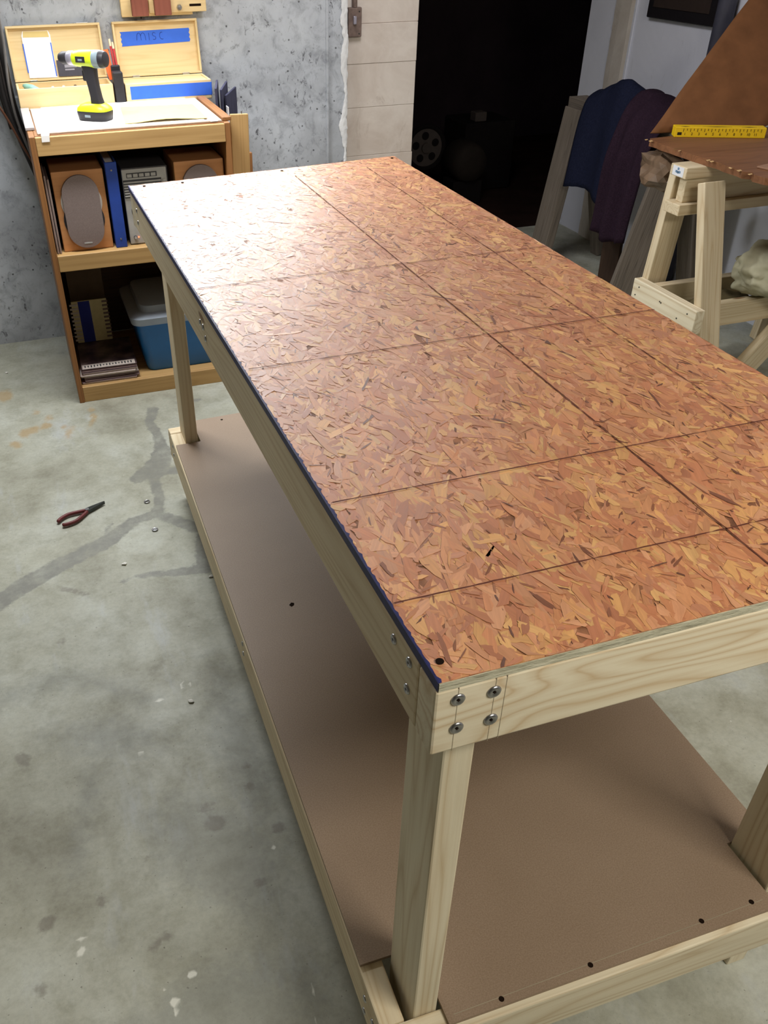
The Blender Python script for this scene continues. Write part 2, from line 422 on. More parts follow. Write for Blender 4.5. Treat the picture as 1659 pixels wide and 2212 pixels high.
# ------------------------------------------------------------------ setting
def struct(o, label=None):
    o['kind'] = 'structure'
    if label: o['label'] = label
    return o
def make_floor():
    xs = np.concatenate([[-2.6, -1.8, -1.2], np.arange(-0.9, 0.96, 0.012), [1.2, 1.7, 2.2, 2.747]])
    ys = np.concatenate([[-2.9, -1.8, -0.9], np.arange(-0.3, 3.37, 0.012), [3.6, 4.13]])
    X, Y = np.meshgrid(xs, ys, indexing='ij')
    n, m = X.shape
    def chain(pts):
        D = np.full(X.shape, 9.0)
        for (x0, y0, r0), (x1, y1, r1) in zip(pts, pts[1:]):
            dx, dy = x1 - x0, y1 - y0
            t = np.clip(((X - x0) * dx + (Y - y0) * dy) / max(dx * dx + dy * dy, 1e-9), 0, 1)
            D = np.minimum(D, np.hypot(X - x0 - t * dx, Y - y0 - t * dy) - (r0 + t * (r1 - r0)))
        return D
    def blob(x, y, a, b=None, ang=0):
        b = b or a; c, s = math.cos(ang), math.sin(ang)
        u = ((X - x) * c + (Y - y) * s) / a; v = (-(X - x) * s + (Y - y) * c) / b
        return (np.hypot(u, v) - 1) * min(a, b)
    mn = lambda L: np.minimum.reduce(L)
    crack = mn([
        chain([(-0.9, 1.30, .03), (-.563, 1.521, .034), (-.485, 1.581, .035), (-.39, 1.639, .034), (-.246, 1.712, .032), (-.15, 1.796, .022), (-.074, 1.811, .02)]),
        chain([(-.074, 1.811, .022), (.022, 1.70, .025), (.12, 1.63, .02)]),
        chain([(-.074, 1.811, .02), (-.054, 1.888, .018), (-.050, 2.02, .018), (-.035, 2.08, .05), (.004, 2.181, .035), (.013, 2.282, .018), (.0, 2.43, .018), (.027, 2.524, .022)]),
        chain([(-.03, 2.10, .045), (-.10, 2.045, .03)]), chain([(-.02, 2.06, .02), (.08, 2.05, .03)]),
        chain([(.03, 1.66, .008), (.016, 1.56, .018), (.006, 1.481, .022), (-.138, 1.507, .012), (-.205, 1.508, .004), (-.25, 1.49, .002)]),
        chain([(-.22, 1.80, .006), (-.25, 1.755, .004)]), blob(.07, 1.84, .05, .012, .3), blob(.17, 2.55, .05, .015)])
    rust = mn([blob(-.485, 2.419, .018, .028, .3), blob(-.449, 2.497, .022, .032), blob(-.415, 2.515, .020, .028), blob(-.372, 2.526, .022, .024), blob(-.294, 2.445, .012, .04, -.3),
               blob(-.204, 2.506, .008, .035, -.4), blob(-.195, 2.548, .012, .02), blob(-.513, 2.837, .03, .05), blob(-.56, 2.42, .012, .02), blob(-.36, 2.59, .012, .02), blob(-.40, 2.65, .010, .015),
               blob(-.20, 2.60, .01, .015), blob(-.31, 2.50, .01, .012)])
    dark = mn([blob(-.526, .928, .017, .022, .4), blob(-.498, .506, .020, .012, .6), blob(-.395, .52, .011), blob(-.15, .622, .022, .018), blob(-.16, .665, .02, .012), blob(-.29, .41, .012), blob(-.315, .395, .01),
               blob(-.30, .585, .008), blob(-.52, .38, .012), blob(-.095, .46, .01), blob(-.05, .75, .007), blob(-.06, .69, .010), blob(-.36, 1.50, .03, .008, -.5), blob(-.41, 1.30, .01), blob(-.03, .57, .012),
               chain([(-.39, 1.525, .006), (-.35, 1.49, .010), (-.32, 1.47, .004)])])
    ring = np.abs(blob(-.134, 1.039, .013)) - .0022
    paint = mn([ring, blob(-.259, .324, .009), blob(-.20, 1.01, .009, .007), blob(-.27, .86, .008), blob(-.296, .285, .010), blob(-.297, .262, .005), blob(-.325, .165, .008), blob(-.445, .43, .012, .007, .8), blob(-.44, .455, .012, .004, -.3),
                blob(-.22, 1.01, .004), blob(-.16, .80, .004), blob(-.05, .53, .006), blob(-.31, .315, .005), chain([(-.08, .14, .0015), (-.055, .25, .0015)]), chain([(-.105, .145, .001), (-.10, .19, .001)]),
                chain([(-.16, .14, .0012), (-.10, .13, .0012)]), chain([(-.10, .33, .001), (-.075, .35, .001)]), blob(.5, -.09, .010), blob(.53, -.085, .006), blob(.545, -.10, .005), blob(.51, -.13, .006), blob(.72, -.03, .005), blob(.75, -.07, .004)])
    damp = mn([chain([(-.60, 1.12, .02), (-.437, 1.167, .02), (-.329, 1.113, .02), (-.228, 1.02, .02)]), blob(-.33, .93, .12, .05, -.4), chain([(-.38, .85, .01), (-.44, .60, .01)]), blob(-.16, .56, .10, .16, .5), blob(-.24, .22, .18, .10, .2), blob(-.05, .8, .05, .25)])
    verts = np.stack([X.ravel(), Y.ravel(), np.zeros(n * m)], 1)
    I = np.arange(n * m).reshape(n, m)
    faces = np.stack([I[:-1, :-1], I[1:, :-1], I[1:, 1:], I[:-1, 1:]], -1).reshape(-1, 4)
    me = bpy.data.meshes.new('floor')
    me.from_pydata(verts.tolist(), [], faces.tolist())
    for nm, A in (('crack', crack), ('rust', rust), ('dark', dark), ('paint', paint), ('damp', damp)):
        at = me.attributes.new(nm, 'FLOAT', 'POINT'); at.data.foreach_set('value', A.ravel().astype(np.float32))
    struct(mesh_obj('floor', me, FLOOR), 'stained grey concrete basement floor with dark patched cracks')
make_floor()
WY = 3.37
struct(box('wall_back', (-2.6, WY, 0), (1.026, WY + .25, 2.4), CONC, bevel=0), 'pitted grey poured concrete wall behind the bookcase')
wb2 = struct(box('wall_back_end', (1.027, WY + .012, 0), (1.118, WY + .25, 2.4), CONC, bevel=.006, seg=2), 'narrow concrete strip beside the white block pier')
struct(box('trim_1', (1.016, WY - .006, 0), (1.030, WY + .02, 2.4), CONC, bevel=.005, seg=2), 'vertical formwork seam in the concrete wall')
# ragged plaster edge
bm = bmesh.new()
zs = np.arange(0.0, 2.4, 0.006)
L_, R_ = [], []
for z in zs:
    a = mnoise.fractal(Vector((z * 16, 1.3, 0)), .8, 2.0, 5); b = mnoise.fractal(Vector((z * 20, 7.7, 0)), .8, 2.0, 5)
    wdt = 0.004 + 0.034 * max(0, mnoise.noise(Vector((z * 7.0, 3, 1))) + 0.25)
    L_.append(1.106 - wdt - 0.010 * a); R_.append(1.114 + 0.007 * b)
gr = []
for k, z in enumerate(zs):
    row = []
    for j in range(5):
        t = j / 4
        row.append(Vector((L_[k] + (R_[k] - L_[k]) * t, WY + .010 - .006 * math.sin(math.pi * t) * (0.6 + 0.4 * mnoise.noise(Vector((z * 40, j, 0)))), z)))
    gr.append(row)
add_sheet(bm, gr, 0.004)
struct(from_bm('trim_2', bm, PLAST), 'ragged white plaster edge down the end of the concrete wall')
# whitewashed block pier
pier = bpy.data.objects.new('wall_pier', None); link(pier, Matrix.Translation((1.29, 3.57, 0)))
struct(pier, 'whitewashed block pier left of the dark doorway')
zj = [0, .23, .44, .634, .833, 1.004, 1.153, 1.32, 1.52, 1.72, 1.92, 2.12, 2.4]
for a, b in zip(zj, zj[1:]):
    bm = bmesh.new()
    add_box(bm, (-.172, -.12, -(b - a) / 2 + .0003), (.172, .12, (b - a) / 2 - .0003), .0022, 2)
    from_bm('block', bm, PIER, pier, Matrix.Translation((1.292 + rnd.uniform(-.003, .003), 3.572 + rnd.uniform(-.003, .003), (a + b) / 2)))
# right wall
RX = 2.747
struct(box('wall_right', (RX, -2.9, 0), (RX + .2, 4.13, 2.4), WHITEW, bevel=0), 'white painted basement wall behind the sawhorses')
bm = bmesh.new(); gr = []
for z in np.arange(0, 2.41, .03):
    y1 = 3.90 + .012 * mnoise.fractal(Vector((z * 7, 4, 2)), 1, 2, 4)
    gr.append([Vector((RX - .004, 3.735, z)), Vector((RX - .010, 3.76, z)), Vector((RX - .008, 3.85, z)), Vector((RX - .003, y1, z))])
add_sheet(bm, gr, .006)
struct(from_bm('trim_3', bm, BEIGE), 'bare beige plaster strip running up the white wall')
struct(box('trim_4', (RX - .008, 3.72, 0), (RX, 3.738, 2.4), WHITEW, bevel=.002), 'thin raised paint ridge on the white wall')
struct(box('wall_left', (-2.8, -2.9, 0), (-2.6, WY, 2.4), GREYW, bevel=0))
struct(box('wall_front', (-2.6, -3.1, 0), (RX, -2.9, 2.4), GREYW, bevel=0))
struct(box('ceiling', (-2.8, -3.1, 2.4), (4.2, 6.6, 2.5), CEIL, bevel=0))
# the dark room beyond
struct(box('floor_dark_room', (0.6, 4.13, -.06), (4.2, 6.4, 0), SHADEF, bevel=0), 'dark floor of the unlit room beyond the doorway')
struct(box('wall_dark_room_back', (0.6, 6.4, 0), (4.2, 6.5, 2.4), SHADEW, bevel=0), 'unlit far wall of the room beyond the doorway')
struct(box('wall_dark_room_left', (0.5, 3.62, 0), (0.6, 6.5, 2.4), SHADEW, bevel=0))
struct(box('wall_dark_room_right', (4.2, 4.13, 0), (4.3, 6.5, 2.4), SHADEW, bevel=0))
struct(box('wall_dark_room_return', (RX + .2, 4.03, 0), (4.2, 4.13, 2.4), SHADEW, bevel=0))

# ------------------------------------------------------------------ workbench
H = 0.970; T = 0.0111; RH = 0.0889; ZR = H - T; ZB = ZR - RH
NL, NR, FR, FL = (0.003, 0.0), (0.731, 0.0), (0.752, 1.955), (-0.018, 1.888)
bench = empty('workbench', (0.365, 0.95, 0), 'long pine workbench with oriented strand board top and brown lower shelf', 'workbench')
xl = lambda y: NL[0] + (FL[0] - NL[0]) * y / 1.888
xr = lambda y: NR[0] + (FR[0] - NR[0]) * y / 1.955
yf = lambda x: FL[1] + (FR[1] - FL[1]) * (x - FL[0]) / (FR[0] - FL[0])

def make_top():
    bm = bmesh.new()
    add_prism(bm, [NL, NR, FR, FL], ZR, H - .0006)
    top = from_bm('top_panel', bm, OSBE, bench)
    top['label'] = 'oriented strand board top with drawn layout lines'
    # pressed strands: thousands of thin overlapping wood flakes
    rs = np.random.RandomState(3)
    pal = np.array([srgb(*c)[:3] for c in [(222, 164, 112), (226, 172, 112), (214, 152, 108), (208, 142, 100), (202, 134, 96), (214, 154, 116), (220, 162, 124), (198, 130, 92), (210, 146, 102), (200, 138, 106), (228, 180, 122), (190, 124, 90), (206, 146, 104)]])
    dk = np.array([srgb(*c)[:3] for c in [(136, 82, 54), (152, 94, 62), (112, 66, 44), (164, 106, 72)]])
    V, Fc, Col, Gr = [], [], [], []
    def flakes(n, l0, l1, w0, w1, dark, zlo, zhi, sig):
        for _ in range(n):
            cy = rs.uniform(-.02, 1.97); cx = rs.uniform(-.03, .77)
            # coarser toward any place: lengths lognormal
            L = rs.uniform(l0, l1) * (0.7 + 0.6 * rs.rand()); W = rs.uniform(w0, w1)
            ang = math.pi / 2 + rs.normal(0, sig)
            c, s = math.cos(ang), math.sin(ang)
            k = rs.randint(3, 5)
            top_e = sorted(rs.uniform(-.5, .5, k)); bot_e = sorted(rs.uniform(-.5, .5, k))[::-1]
            pts = [(-.5 + rs.uniform(-.06, .06), rs.uniform(-.3, .3))]
            pts += [(u, .5 * (1 - abs(2 * u) ** 4 * .6) * rs.uniform(.6, 1.05)) for u in top_e]
            pts += [(.5 + rs.uniform(-.06, .06), rs.uniform(-.35, .35))]
            pts += [(u, -.5 * (1 - abs(2 * u) ** 4 * .6) * rs.uniform(.6, 1.05)) for u in bot_e]
            base = len(V)
            z0 = H - .0006 + rs.uniform(zlo, zhi)
            tx, ty = rs.normal(0, .016), rs.normal(0, .040)
            col = (dk[rs.randint(len(dk))] if dark else pal[rs.randint(len(pal))]) * rs.uniform(.74, .97) * np.array([1.0, .95, .84])
            off = rs.uniform(0, 90, 3)
            for u, v in pts:
                du, dv = u * L, v * W
                x = cx + du * c - dv * s; y = cy + du * s + dv * c
                y = min(max(y, .0008), yf(x) - .0008); x = min(max(x, xl(y) + .001), xr(y) - .001)
                dz = du * tx + dv * ty
                V.append((x, y, z0 + min(max(dz, -.0004), .0004)))
                Col.append((*col, 1)); Gr.append((du * 18 + off[0], dv * 320 + off[1], off[2]))
            Fc.append(tuple(range(base, len(V))))
    flakes(3600, .06, .14, .018, .045, False, .0001, .0004, .45)
    flakes(5200, .035, .09, .010, .028, False, .0002, .0008, .5)
    flakes(5200, .014, .04, .005, .014, False, .0004, .0010, .7)
    flakes(1500, .006, .026, .0015, .0045, True, .0006, .0011, .8)
    flakes(110, .03, .06, .004, .010, True, .0006, .0011, .6)
    me = bpy.data.meshes.new('wood_strands')
    me.from_pydata(V, [], Fc)
    a = me.color_attributes.new('flake', 'FLOAT_COLOR', 'POINT'); a.data.foreach_set('color', np.array(Col, np.float32).ravel())
    g = me.attributes.new('grain', 'FLOAT_VECTOR', 'POINT'); g.data.foreach_set('vector', np.array(Gr, np.float32).ravel())
    st = mesh_obj('wood_strands', me, OSBS, top); st['kind'] = 'stuff'
    bm = bmesh.new()
    add_prism(bm, [(NL[0] + .001, .001), (NR[0] - .001, .001), (FR[0] - .001, FR[1] - .001), (FL[0] + .001, FL[1] - .001)], H - .0007, H - .0004)
    from_bm('strand_bed', bm, OSBB, top)
    # blue sealed edge on the left with ragged overspray
    bm = bmesh.new()
    N = 420
    out_v, top_v, in_v, bot_v = [], [], [], []
    for k in range(N + 1):
        y = 1.888 * k / N; x = xl(y)
        w = .0012 + .0035 * max(0, mnoise.noise(Vector((y * 120, 0, 0)))) + .002 * rs.rand() * (rs.rand() < .4)
        bot_v.append(bm.verts.new((x - .0012, y, ZR + .0004))); out_v.append(bm.verts.new((x - .0012, y, H + .0008)))
        top_v.append(bm.verts.new((x, y, H + .0013))); in_v.append(bm.verts.new((x + w, y, H + .0012)))
    for k in range(N):
        for a_, b_ in ((bot_v, out_v), (out_v, top_v), (top_v, in_v)):
            bm.faces.new((a_[k], a_[k + 1], b_[k + 1], b_[k]))
    from_bm('painted_edge', bm, BLUEP, top)['label'] = 'dark blue sealed edge'
    # layout lines
    def line(A, B, w=.0022, gaps=.10):
        bm = bmesh.new()
        A, B = Vector((*A, 0)), Vector((*B, 0)); d = (B - A); L = d.length; d.normalize(); nrm = Vector((-d.y, d.x, 0))
        n = int(L / .008); prev = None
        for k in range(n + 1):
            p = A + d * (L * k / n); ww = w * (rs.uniform(.12, .4) if rs.rand() < gaps else rs.uniform(.75, 1.15)); p = p + nrm * rs.normal(0, .0002)
            cur = [bm.verts.new((*(p - nrm * ww / 2).xy, H + .0014)), bm.verts.new((*(p + nrm * ww / 2).xy, H + .0014))]
            if prev: bm.faces.new((prev[0], cur[0], cur[1], prev[1]))
            prev = cur
        from_bm('layout_line', bm, LINE, top)
    line((.006, .118), (.732, .118)); line((.006, .314), (.735, .314)); line((.003, .708), (.738, .708)); line((0, 1.083), (.742, 1.083), gaps=.2)
    line((0, 1.262), (.30, 1.262), .0018, .45); line((.52, 1.262), (.745, 1.262), .0018, .4); line((-.005, 1.49), (.09, 1.49), .0018, .3)
    line((.412, .03), (.418, 1.835), .0020, .08); line((.608, .03), (.63, 1.858), .0018, .2)
    # screw holes through the top
    for x, y in ((.015, .026), (.02, 1.87), (.12, 1.87), (.40, 1.90), (.735, 1.93)):
        bm = bmesh.new(); add_cyl(bm, (x, y, H + .0010), (x, y, H + .0016), .0042, seg=12)
        from_bm('screw_hole', bm, HOLE, top)
    return top
make_top()

def cup_washer(loc, nrm, parent, r=.0075):
    M = axis_matrix(Vector(loc), Vector(loc) + Vector(nrm) * .001, (0, 0, 1)); M.translation = Vector(loc)
    bm = bmesh.new()
    add_lathe(bm, [(-.0005, r), (.0008, r), (.0020, r * .82), (.0024, r * .6), (.0012, r * .35), (.0012, .0005)], 20, M)
    o = from_bm('cup_washer', bm, STEEL, parent); smooth_by_angle(o, 50)
    bm = bmesh.new(); add_lathe(bm, [(.0011, .0019), (.0016, .0019), (.0016, .0003)], 4, M)
    from_bm('screw_recess', bm, HOLE, parent)
zc = (ZR + ZB) / 2
fr_ = board('front_rail', (0, .019, zc), (.731, .019, zc), .0381, RH, PINEF, bench)
for x, z in ((.024, .943), (.062, .941), (.026, .903), (.063, .902)): cup_washer((x, -.0003, z), (0, -1, 0), fr_)
for x in (.024, .063, .0745):
    box('pencil_line', (x - .00025, -.0003, ZB), (x + .00025, .0002, ZR), PENCIL, fr_, 0)
lr = board('side_rail', (.019, .0385, zc), (.004, 1.850, zc), .0381, RH, PINE2, bench)
def lx(y): return -.0002 - .015 * (y - .0385) / 1.81
for y, z in ((.098, .941), (.059, .944), (.060, .906), (1.040, .922), (1.015, .922), (1.001, .905), (1.80, .93), (1.80, .90)): cup_washer((lx(y), y, z), (-1, 0, 0), lr, .006)
board('side_rail', (.712, .0385, zc), (.733, 1.915, zc), .0381, RH, PINE2, bench)
board('back_rail', (-.016, 1.869, zc), (.752, 1.936, zc), .0381, RH, PINE, bench)
for y in (.31, .71, 1.02, 1.40): board('joist', (.038, y, zc), (.70, y, zc), .0381, RH, PINE2, bench)
LEGS = {'nl': (.0335, .033), 'nr': (.662, .036), 'fl': (.0395, 1.795), 'fr': (.68, 1.82)}
for k, (x, y) in LEGS.items():
    bm = bmesh.new(); Lg = ZR - .001
    add_box(bm, (-Lg / 2, -.0381 / 2, -.0889 / 2), (Lg / 2, .0381 / 2, .0889 / 2), .003, 2)
    Mx = axis_matrix((x + .019, y + .0445, 0), (x + .019, y + .0445, Lg), (0, 1, 0))
    from_bm('leg', bm, PINE if k[0] == 'n' else PINE2, bench, Mx)
# lower frame and shelf
HS = .241; HB = HS - .0945; zl = (HS + HB) / 2; hl = HS - HB
lf = board('lower_front_rail', (-.016, .013, zl), (.735, .013, zl), .0381, hl, PINE, bench)
ls = board('lower_side_rail', (.0015, .0325, zl), (.024, 1.872, zl), .0381, hl, PINE2, bench)
for y, z in ((.095, .205), (.096, .165), (.061, .20), (.90, .225), (.90, .195), (1.83, .22), (1.83, .19)): cup_washer((-.0178 + .0225 * y / 1.84, y, z), (-1, 0, 0), ls, .006)
board('lower_side_rail', (.717, .0325, zl), (.732, 1.905, zl), .0381, hl, PINE2, bench)
board('lower_back_rail', (.005, 1.892, zl), (.752, 1.925, zl), .0381, hl, PINE2, bench)
for y in (.55, .97, 1.40): board('shelf_joist', (.04, y, zl), (.70, y, zl), .0381, hl, PINE2, bench)
mx = lambda y: -.0165 + .0225 * y / 1.84
bm = bmesh.new()
n1 = .126; n2 = 1.787
add_prism(bm, [(.078, .0045), (.655, .0045), (.655, n1), (.734, n1 + .004), (.751, n2 + .03), (.672, n2 + .03), (.672, 1.942), (.084, 1.922), (.084, n2), (mx(n2) + .003, n2), (mx(n1) + .001, n1), (.078, n1)], HS, HS + .0065)
sh = from_bm('shelf_panel', bm, MDF, bench); sh['label'] = 'brown fibreboard shelf panel notched around the legs'
for x, y, r in ((.318, .016, .0042), (.166, .013, .0042), (.523, .022, .0042), (.62, .024, .0042), (.175, 1.90, .004), (.40, 1.91, .004)):
    bm = bmesh.new(); add_cyl(bm, (x, y, HS + .0064), (x, y, HS + .0069), r, seg=14); from_bm('screw_hole', bm, HOLE, sh)
bm = bmesh.new(); add_prism(bm, [(.122, .968), (.126, .961), (.133, .965), (.135, .971), (.129, .975)], HS + .0064, HS + .0072); from_bm('dark_knot', bm, HOLE, sh)
box('pencil_line', (.09, .0135, HS + .0064), (.64, .0145, HS + .0068), PENCIL, sh, 0, M=Matrix.Rotation(.012, 4, 'Z'))

# ------------------------------------------------------------------ bookcase
BX0, BX1, BY0, BY1, BZ = -.234, .436, 2.67, 3.20, .962
bc = empty('bookcase', (.10, 2.93, 0), 'low wooden bookcase with two open shelves against the concrete wall', 'bookcase')
def vboard(name, lo, hi, mat, parent, grain='x', bevel=.0015):
    c = [(lo[i] + hi[i]) / 2 for i in range(3)]
    if grain == 'x': A, B, w, h, up = (lo[0], c[1], c[2]), (hi[0], c[1], c[2]), hi[1] - lo[1], hi[2] - lo[2], (0, 0, 1)
    elif grain == 'z': A, B, w, h, up = (c[0], c[1], lo[2]), (c[0], c[1], hi[2]), hi[0] - lo[0], hi[1] - lo[1], (0, 1, 0)
    else: A, B, w, h, up = (c[0], lo[1], c[2]), (c[0], hi[1], c[2]), hi[0] - lo[0], hi[2] - lo[2], (0, 0, 1)
    return board(name, A, B, w, h, mat, parent, up, bevel, 1)
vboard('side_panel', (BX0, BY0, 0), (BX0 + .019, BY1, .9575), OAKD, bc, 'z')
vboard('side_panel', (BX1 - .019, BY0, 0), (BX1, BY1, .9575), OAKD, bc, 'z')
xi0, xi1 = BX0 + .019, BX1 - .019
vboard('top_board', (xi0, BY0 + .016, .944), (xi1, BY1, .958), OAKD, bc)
vboard('face_strip', (xi0, BY0 - .002, .898), (xi1, BY0 + .016, .955), OAK, bc)
vboard('shelf', (xi0, BY0 + .016, .552), (xi1, BY1 - .01, .568), OAK, bc)
vboard('face_strip', (xi0, BY0 - .002, .514), (xi1, BY0 + .016, .570), OAK, bc)
vboard('bottom_shelf', (xi0, BY0 + .016, .050), (xi1, BY1 - .01, .064), OAK, bc)
vboard('plinth', (xi0, BY0 + .004, 0), (xi1, BY0 + .018, .062), OAK, bc)
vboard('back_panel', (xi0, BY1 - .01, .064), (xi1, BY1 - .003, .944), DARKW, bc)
ZT = .958
BRSH = plain('grey_metal_strip', srgb(178, 172, 172), 0.45, 0.4, 0.2)
PAPER = plain('white_paper', srgb(244, 240, 238), 0.7, 0.2, var=.03)
MANILA = plain('manila_card', srgb(216, 192, 128), 0.65, 0.2, var=.05)
vboard('edge_strip', (BX1 - .019, 2.70, .958), (BX1 + .012, 3.145, .970), OAKD, bc, 'y')
o = vboard('metal_straightedge', (BX0 - .004, 2.775, .9585), (BX0 + .026, 3.15, .9685), BRSH, None, 'y'); tag(o, 'pale grey metal straightedge along the left edge of the bookcase top', 'straightedge')
o = vboard('cutting_board', (BX0 + .03, 2.69, ZT + .0005), (xi1 - .004, 3.165, ZT + .006), plain('pinkish_hardboard', srgb(190, 172, 160), .6), None); tag(o, 'thin pinkish hardboard panel lying on the bookcase top', 'panel')
bm = bmesh.new(); add_prism(bm, [(-.185, 2.698), (.355, 2.700), (.372, 3.155), (-.165, 3.160)], ZT + .0063, ZT + .0078)
o = from_bm('white_sheet', bm, PAPER); tag(o, 'large white paper sheet under the cordless drill', 'paper')
def strip_tape(name, pts, mat, label):
    bm = bmesh.new()
    gr = [[Vector(a), Vector(b)] for a, b in pts]
    add_sheet(bm, gr, .0006); o = from_bm(name, bm, mat); return tag(o, label, 'tape')
strip_tape('masking_tape', [((-.186, 2.76, ZT + .0086), (-.160, 2.76, ZT + .0086)), ((-.192, 2.684, ZT + .0086), (-.166, 2.684, ZT + .0086)), ((-.194, 2.6655, ZT + .002), (-.168, 2.6655, ZT + .002)), ((-.195, 2.6655, .941), (-.170, 2.6655, .941))], PAPER, 'white tape tab folded over the front left of the bookcase')
strip_tape('masking_tape', [((.375, 2.80, ZT + .0070), (.400, 2.80, ZT + .0070)), ((.372, 2.70, ZT + .0070), (.397, 2.70, ZT + .0070)), ((.372, 2.686, ZT + .004), (.397, 2.686, ZT + .004))], PAPER, 'white tape tab at the right corner of the bookcase top')
bm = bmesh.new(); gr = []
for i in range(7):
    t = i / 6; row = []
    for j in range(9):
        s = j / 8
        a = Vector((.087, 2.722, 0)).lerp(Vector((.368, 2.718, 0)), s); b = Vector((.112, 3.04, 0)).lerp(Vector((.372, 3.00, 0)), s)
        p = a.lerp(b, t); p.z = ZT + .0095 + .007 * (1 - t) * math.sin(math.pi * s) ** 2
        row.append(p)
    gr.append(row)
add_sheet(bm, gr, .0016)
o = from_bm('manila_folder', bm, MANILA); tag(o, 'cream manila folder lying right of the cordless drill', 'folder')

# wooden boxes with open lids
def wooden_box(x0, x1, y0, dp, zb, hb, tilt, lidh, label, filled=False):
    b = empty('wooden_box', ((x0 + x1) / 2, y0 + dp / 2, zb), label, 'box', 'open wooden boxes on the bookcase')
    th = .008
    vboard('front_panel', (x0, y0, zb), (x1, y0 + th, zb + hb), BOXW, b)
    vboard('rear_panel', (x0, y0 + dp - th, zb), (x1, y0 + dp, zb + hb), BOXW, b)
    vboard('end_panel', (x0, y0 + th, zb), (x0 + th, y0 + dp - th, zb + hb), BOXW, b, 'y')
    vboard('end_panel', (x1 - th, y0 + th, zb), (x1, y0 + dp - th, zb + hb), BOXW, b, 'y')
    vboard('bottom_panel', (x0 + th, y0 + th, zb), (x1 - th, y0 + dp - th, zb + .005), BOXW, b)
    if filled: vboard('tray', (x0 + th, y0 + th, zb + hb - .010), (x1 - th, y0 + dp - th, zb + hb - .004), BOXW, b)
    # lid, hinged at rear top edge
    hy, hz = y0 + dp, zb + hb + .002
    M = Matrix.Translation((0, hy, hz)) @ Matrix.Rotation(-tilt, 4, 'X') @ Matrix.Translation((0, -hy, -hz))
    rim = .024
    def lb(name, lo, hi, grain='x'):
        o = vboard(name, lo, hi, BOXW, b, grain)
        Mw = M @ WM[o.name]; o.matrix_basis = Mw; WM[o.name] = Mw.copy(); return o
    lid = lb('lid_panel', (x0, hy + rim - .006, hz), (x1, hy + rim, hz + lidh))
    lb('lid_rim', (x0, hy, hz + lidh - th), (x1, hy + rim - .006, hz + lidh))
    lb('lid_rim', (x0, hy, hz), (x1, hy + rim - .006, hz + th))
    lb('lid_rim', (x0, hy, hz + th), (x0 + th, hy + rim - .006, hz + lidh - th), 'z')
    lb('lid_rim', (x1 - th, hy, hz + th), (x1, hy + rim - .006, hz + lidh - th), 'z')
    for fx in (.2, .8):
        xx = x0 + (x1 - x0) * fx
        box('hinge', (xx - .014, hy - .003, hz - .006), (xx + .014, hy + .001, hz + .004), STEEL, b, .0008)
    return b, M, hy + rim - .006, hz
YB = 3.155
b1, M1, ly1, hz1 = wooden_box(-.236, .108, YB, .155, ZT + .0005, .070, math.radians(9), .182, 'open wooden box at the left holding a white envelope in its lid')
b2, M2, ly2, hz2 = wooden_box(.153, .480, YB, .155, ZT + .0005, .066, math.radians(9), .186, 'open wooden box at the right with strips of blue tape', True)
for x in (-.185, .045):
    o = box('clasp', (x - .022, ly1 - .004, hz1 + .183), (x + .022, ly1 + .012, hz1 + .186), STEEL, b1, .0008, M=M1)
BTAPE = plain('blue_masking_tape', srgb(58, 106, 214), 0.6, 0.25, var=.06)
INK = plain('blue_black_ink', srgb(36, 52, 128), 0.6, 0.2)
t1 = box('tape_strip', (.170, YB - .0012, ZT + .013), (.482, YB - .0002, ZT + .057), BTAPE, b2, .0002); t1['label'] = 'blue masking tape across the front'
box('tape_strip', (.480, YB - .0012, ZT + .013), (.4812, YB + .02, ZT + .057), BTAPE, b2, .0002)
bm = bmesh.new()
poly = [(.182, .104)] + [(.182 + .004 * ((k % 2) - .3), .104 + .048 * k / 6) for k in range(1, 6)] + [(.180, .152), (.448, .156)] + [(.448 + .004 * ((k % 2) - .5), .156 - .046 * k / 6) for k in range(1, 6)] + [(.446, .110)]
add_prism(bm, [(x, -z) for x, z in poly], 0, .0008)
Mt = M2 @ Matrix.Translation((0, ly2, hz2)) @ Matrix.Rotation(-math.pi / 2, 4, 'X') @ Matrix.Translation((0, 0, 0))
# prism local (x, -z, h): rotate so local -y becomes +z and h points to -y
Mt = M2 @ Matrix.Translation((0, ly2 - .0002, hz2)) @ Matrix(((1, 0, 0, 0), (0, 0, -1, 0), (0, -1, 0, 0), (0, 0, 0, 1)))
t2 = from_bm('tape_strip', bm, BTAPE, b2, Mt); t2['label'] = 'blue masking tape label inside the lid'
Mx = M2 @ Matrix.Translation((.296, ly2 - .0013, hz2 + .134)) @ Matrix.Rotation(math.pi / 2, 4, 'X')
def scribble(strokes, M, parent):
    bm = bmesh.new()
    for s in strokes: add_tube(bm, [(x, y, 0) for x, y in s], .0008, 5)
    from_bm('handwriting', bm, INK, parent, M)
def arc(cx, cy, rx, ry, a0, a1, n=9): return [(cx + rx * math.cos(a0 + (a1 - a0) * k / n), cy + ry * math.sin(a0 + (a1 - a0) * k / n)) for k in range(n + 1)]
PI = math.pi
scribble([[(-.054, -.012), (-.052, .004)] + arc(-.045, .002, .007, .010, PI, 0) + [(-.037, -.012)], [(-.038, .002)] + arc(-.029, .002, .008, .010, PI, 0) + [(-.019, -.013)],
          [(-.006, .011), (-.006, -.013)], arc(.014, .006, .006, .006, .3, PI * 1.4) + arc(.013, -.006, .007, .006, PI * .5, -PI * .75), arc(.044, .0, .009, .012, PI * .4, PI * 1.65)], Mx, b2)
